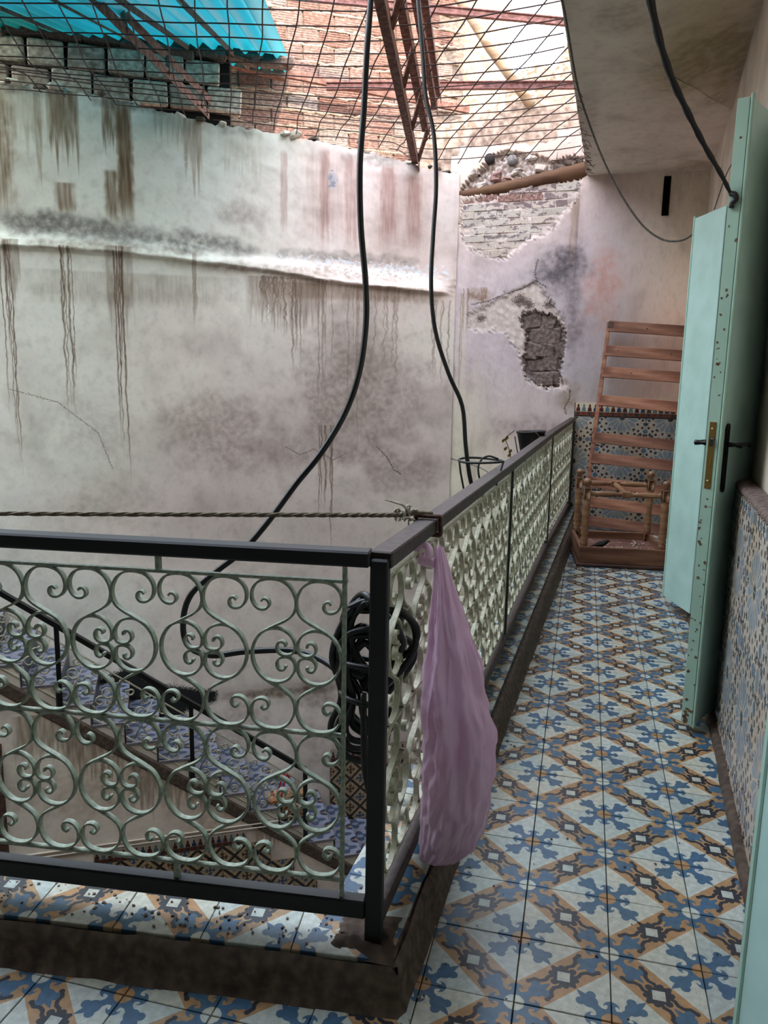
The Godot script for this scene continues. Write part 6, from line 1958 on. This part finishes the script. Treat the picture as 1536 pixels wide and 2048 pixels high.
	put("twig", tube_mesh(smooth_path([Vector3(-0.415, 0.95, -4.97), Vector3(-0.445, 0.925, -4.97), Vector3(-0.47, 0.90, -4.97), Vector3(-0.455, 0.86, -4.97), Vector3(-0.44, 0.82, -4.97), Vector3(-0.43, 0.77, -4.97)], 4), 0.0025, 5), mats.dark_wood, tw)
	for q in [[-0.475, 0.90], [-0.455, 0.915], [-0.46, 0.85], [-0.435, 0.81], [-0.43, 0.835]]:
		put("leaf", sheet(3, 4, func(u: float, v: float) -> Vector3: return Vector3(q[0] + (u - 0.5) * 0.022 * sin(v * PI) - v * 0.01, q[1] - v * 0.028, -4.965 + 0.006 * cos(u * 4.0))), mat(Color(0.55, 0.52, 0.25), 0.7), tw)

	# log lintel and beam ends in the broken wall
	var lg := thing("log_lintel", "rough timber log lintel laid bare in the broken top of the end wall", "log")
	var lp := []; var lr := []
	for i in 30:
		var f := i / 29.0
		lp.append(Vector3(lerpf(-1.22, -0.12, f), lerpf(2.845, 3.015, pow(f, 1.2)) + 0.006 * n.get_noise_1d(f * 14.0), -7.335))
		lr.append(lerpf(0.036, 0.068, f) * (1 + 0.10 * n.get_noise_1d(f * 20.0 + 7.0)))
	put("log", tube_mesh(lp, lr, 12), tri_mat(Color(0.46, 0.33, 0.23), mats.wood_t, 1.2, 0.85), lg)
	for d in [[-0.94, 3.135, 0.042, Color(0.24, 0.21, 0.21), "dark round beam end in the broken end wall, left of the pale one"], [-0.74, 3.115, 0.044, Color(0.60, 0.57, 0.56), "pale round beam end in the broken end wall, right of the dark one"]]:
		var be := thing("beam_end", d[4], "beam", Transform3D.IDENTITY, "round beam ends in the broken wall")
		st = soft_st()
		lathe(st, [Vector2(d[2], -0.12), Vector2(d[2], 0.0), Vector2(d[2] * 0.93, 0.008), Vector2(0.0, 0.010)], 18, Transform3D(Basis(Vector3(1, 0, 0), PI / 2), Vector3(d[0], d[1], -7.30)))
		put("sawn_end", fin(st), tri_mat(d[3], mats.grit, 4.0, 0.95), be)
	# chequered tote at the foot of the stair railing
	var tt := thing("tote_bag", "small tote of orange, blue and cream triangles with red handles, low on the stair", "bag", XW * Transform3D(Basis(Vector3.UP, 0.1), Vector3(-1.66, -2.515, 0.72)))
	var tri_tex := paint(160, 160, func(u: float, v: float) -> Color:
		var s := u * 6.0; var t := v * 6.0
		var fx := s - floorf(s); var fy := t - floorf(t)
		if fx + fy < 1.0: return Color(0.78, 0.68, 0.52)
		return Color(0.72, 0.27, 0.13) if (int(s) + int(t)) % 2 == 0 else Color(0.10, 0.15, 0.22))
	put("pouch", bevel_box(Vector3(0.32, 0.24, 0.12), 0.02, 0.012, 3), tex_mat(tri_tex, Color.WHITE, 0.8), tt, Transform3D(Basis.IDENTITY, Vector3(0, 0.125, 0)))
	for z in [-0.04, 0.05]:
		st = soft_st()
		tube(st, smooth_path([Vector3(-0.06, 0.24, z), Vector3(-0.035, 0.34, z), Vector3(0.0, 0.42, z * 0.4), Vector3(0.03, 0.34, z), Vector3(0.055, 0.24, z)], 5), 0.014, 8, false, 0.4)
		put("handle", fin(st), mat(Color(0.72, 0.05, 0.07), 0.6), tt)
	# droppings and grit on the kerb and floor
	var gr := thing("floor_grit", "plaster crumbs and grit scattered over the kerb tiles and walkway", "debris", Transform3D.IDENTITY, "", "stuff")
	st = flat_st()
	for i in 420:
		var x := 0.0
		var z := 0.0
		var y := 0.101
		if i < 150:
			x = rng.randf_range(-1.25, -0.4)
			z = front_z(x) - rng.randf_range(0.03, 0.16)
		elif i < 240:
			z = rng.randf_range(-4.5, -1.5)
			x = rail_x(z) - rng.randf_range(-0.03, 0.12)
		else:
			y = 0.0015
			z = -pow(rng.randf(), 1.6) * 5.4 - 1.35
			x = rng.randf_range(kerb_x(z) + 0.02, wall_x(z) - 0.04)
			if rng.randf() < 0.4: x = kerb_x(z) + 0.02 + absf(rng.randfn(0, 0.03))
		var s := rng.randf_range(0.0015, 0.0055)
		cbox(st, Vector3(x, y + s * 0.2, z), Vector3(s * 1.3, s * 0.6, s), 0.0, Basis(Vector3.UP, rng.randf() * 3.0), s * 0.25, i)
	put("grit", fin(st), mats.stone, gr, Transform3D.IDENTITY, true)
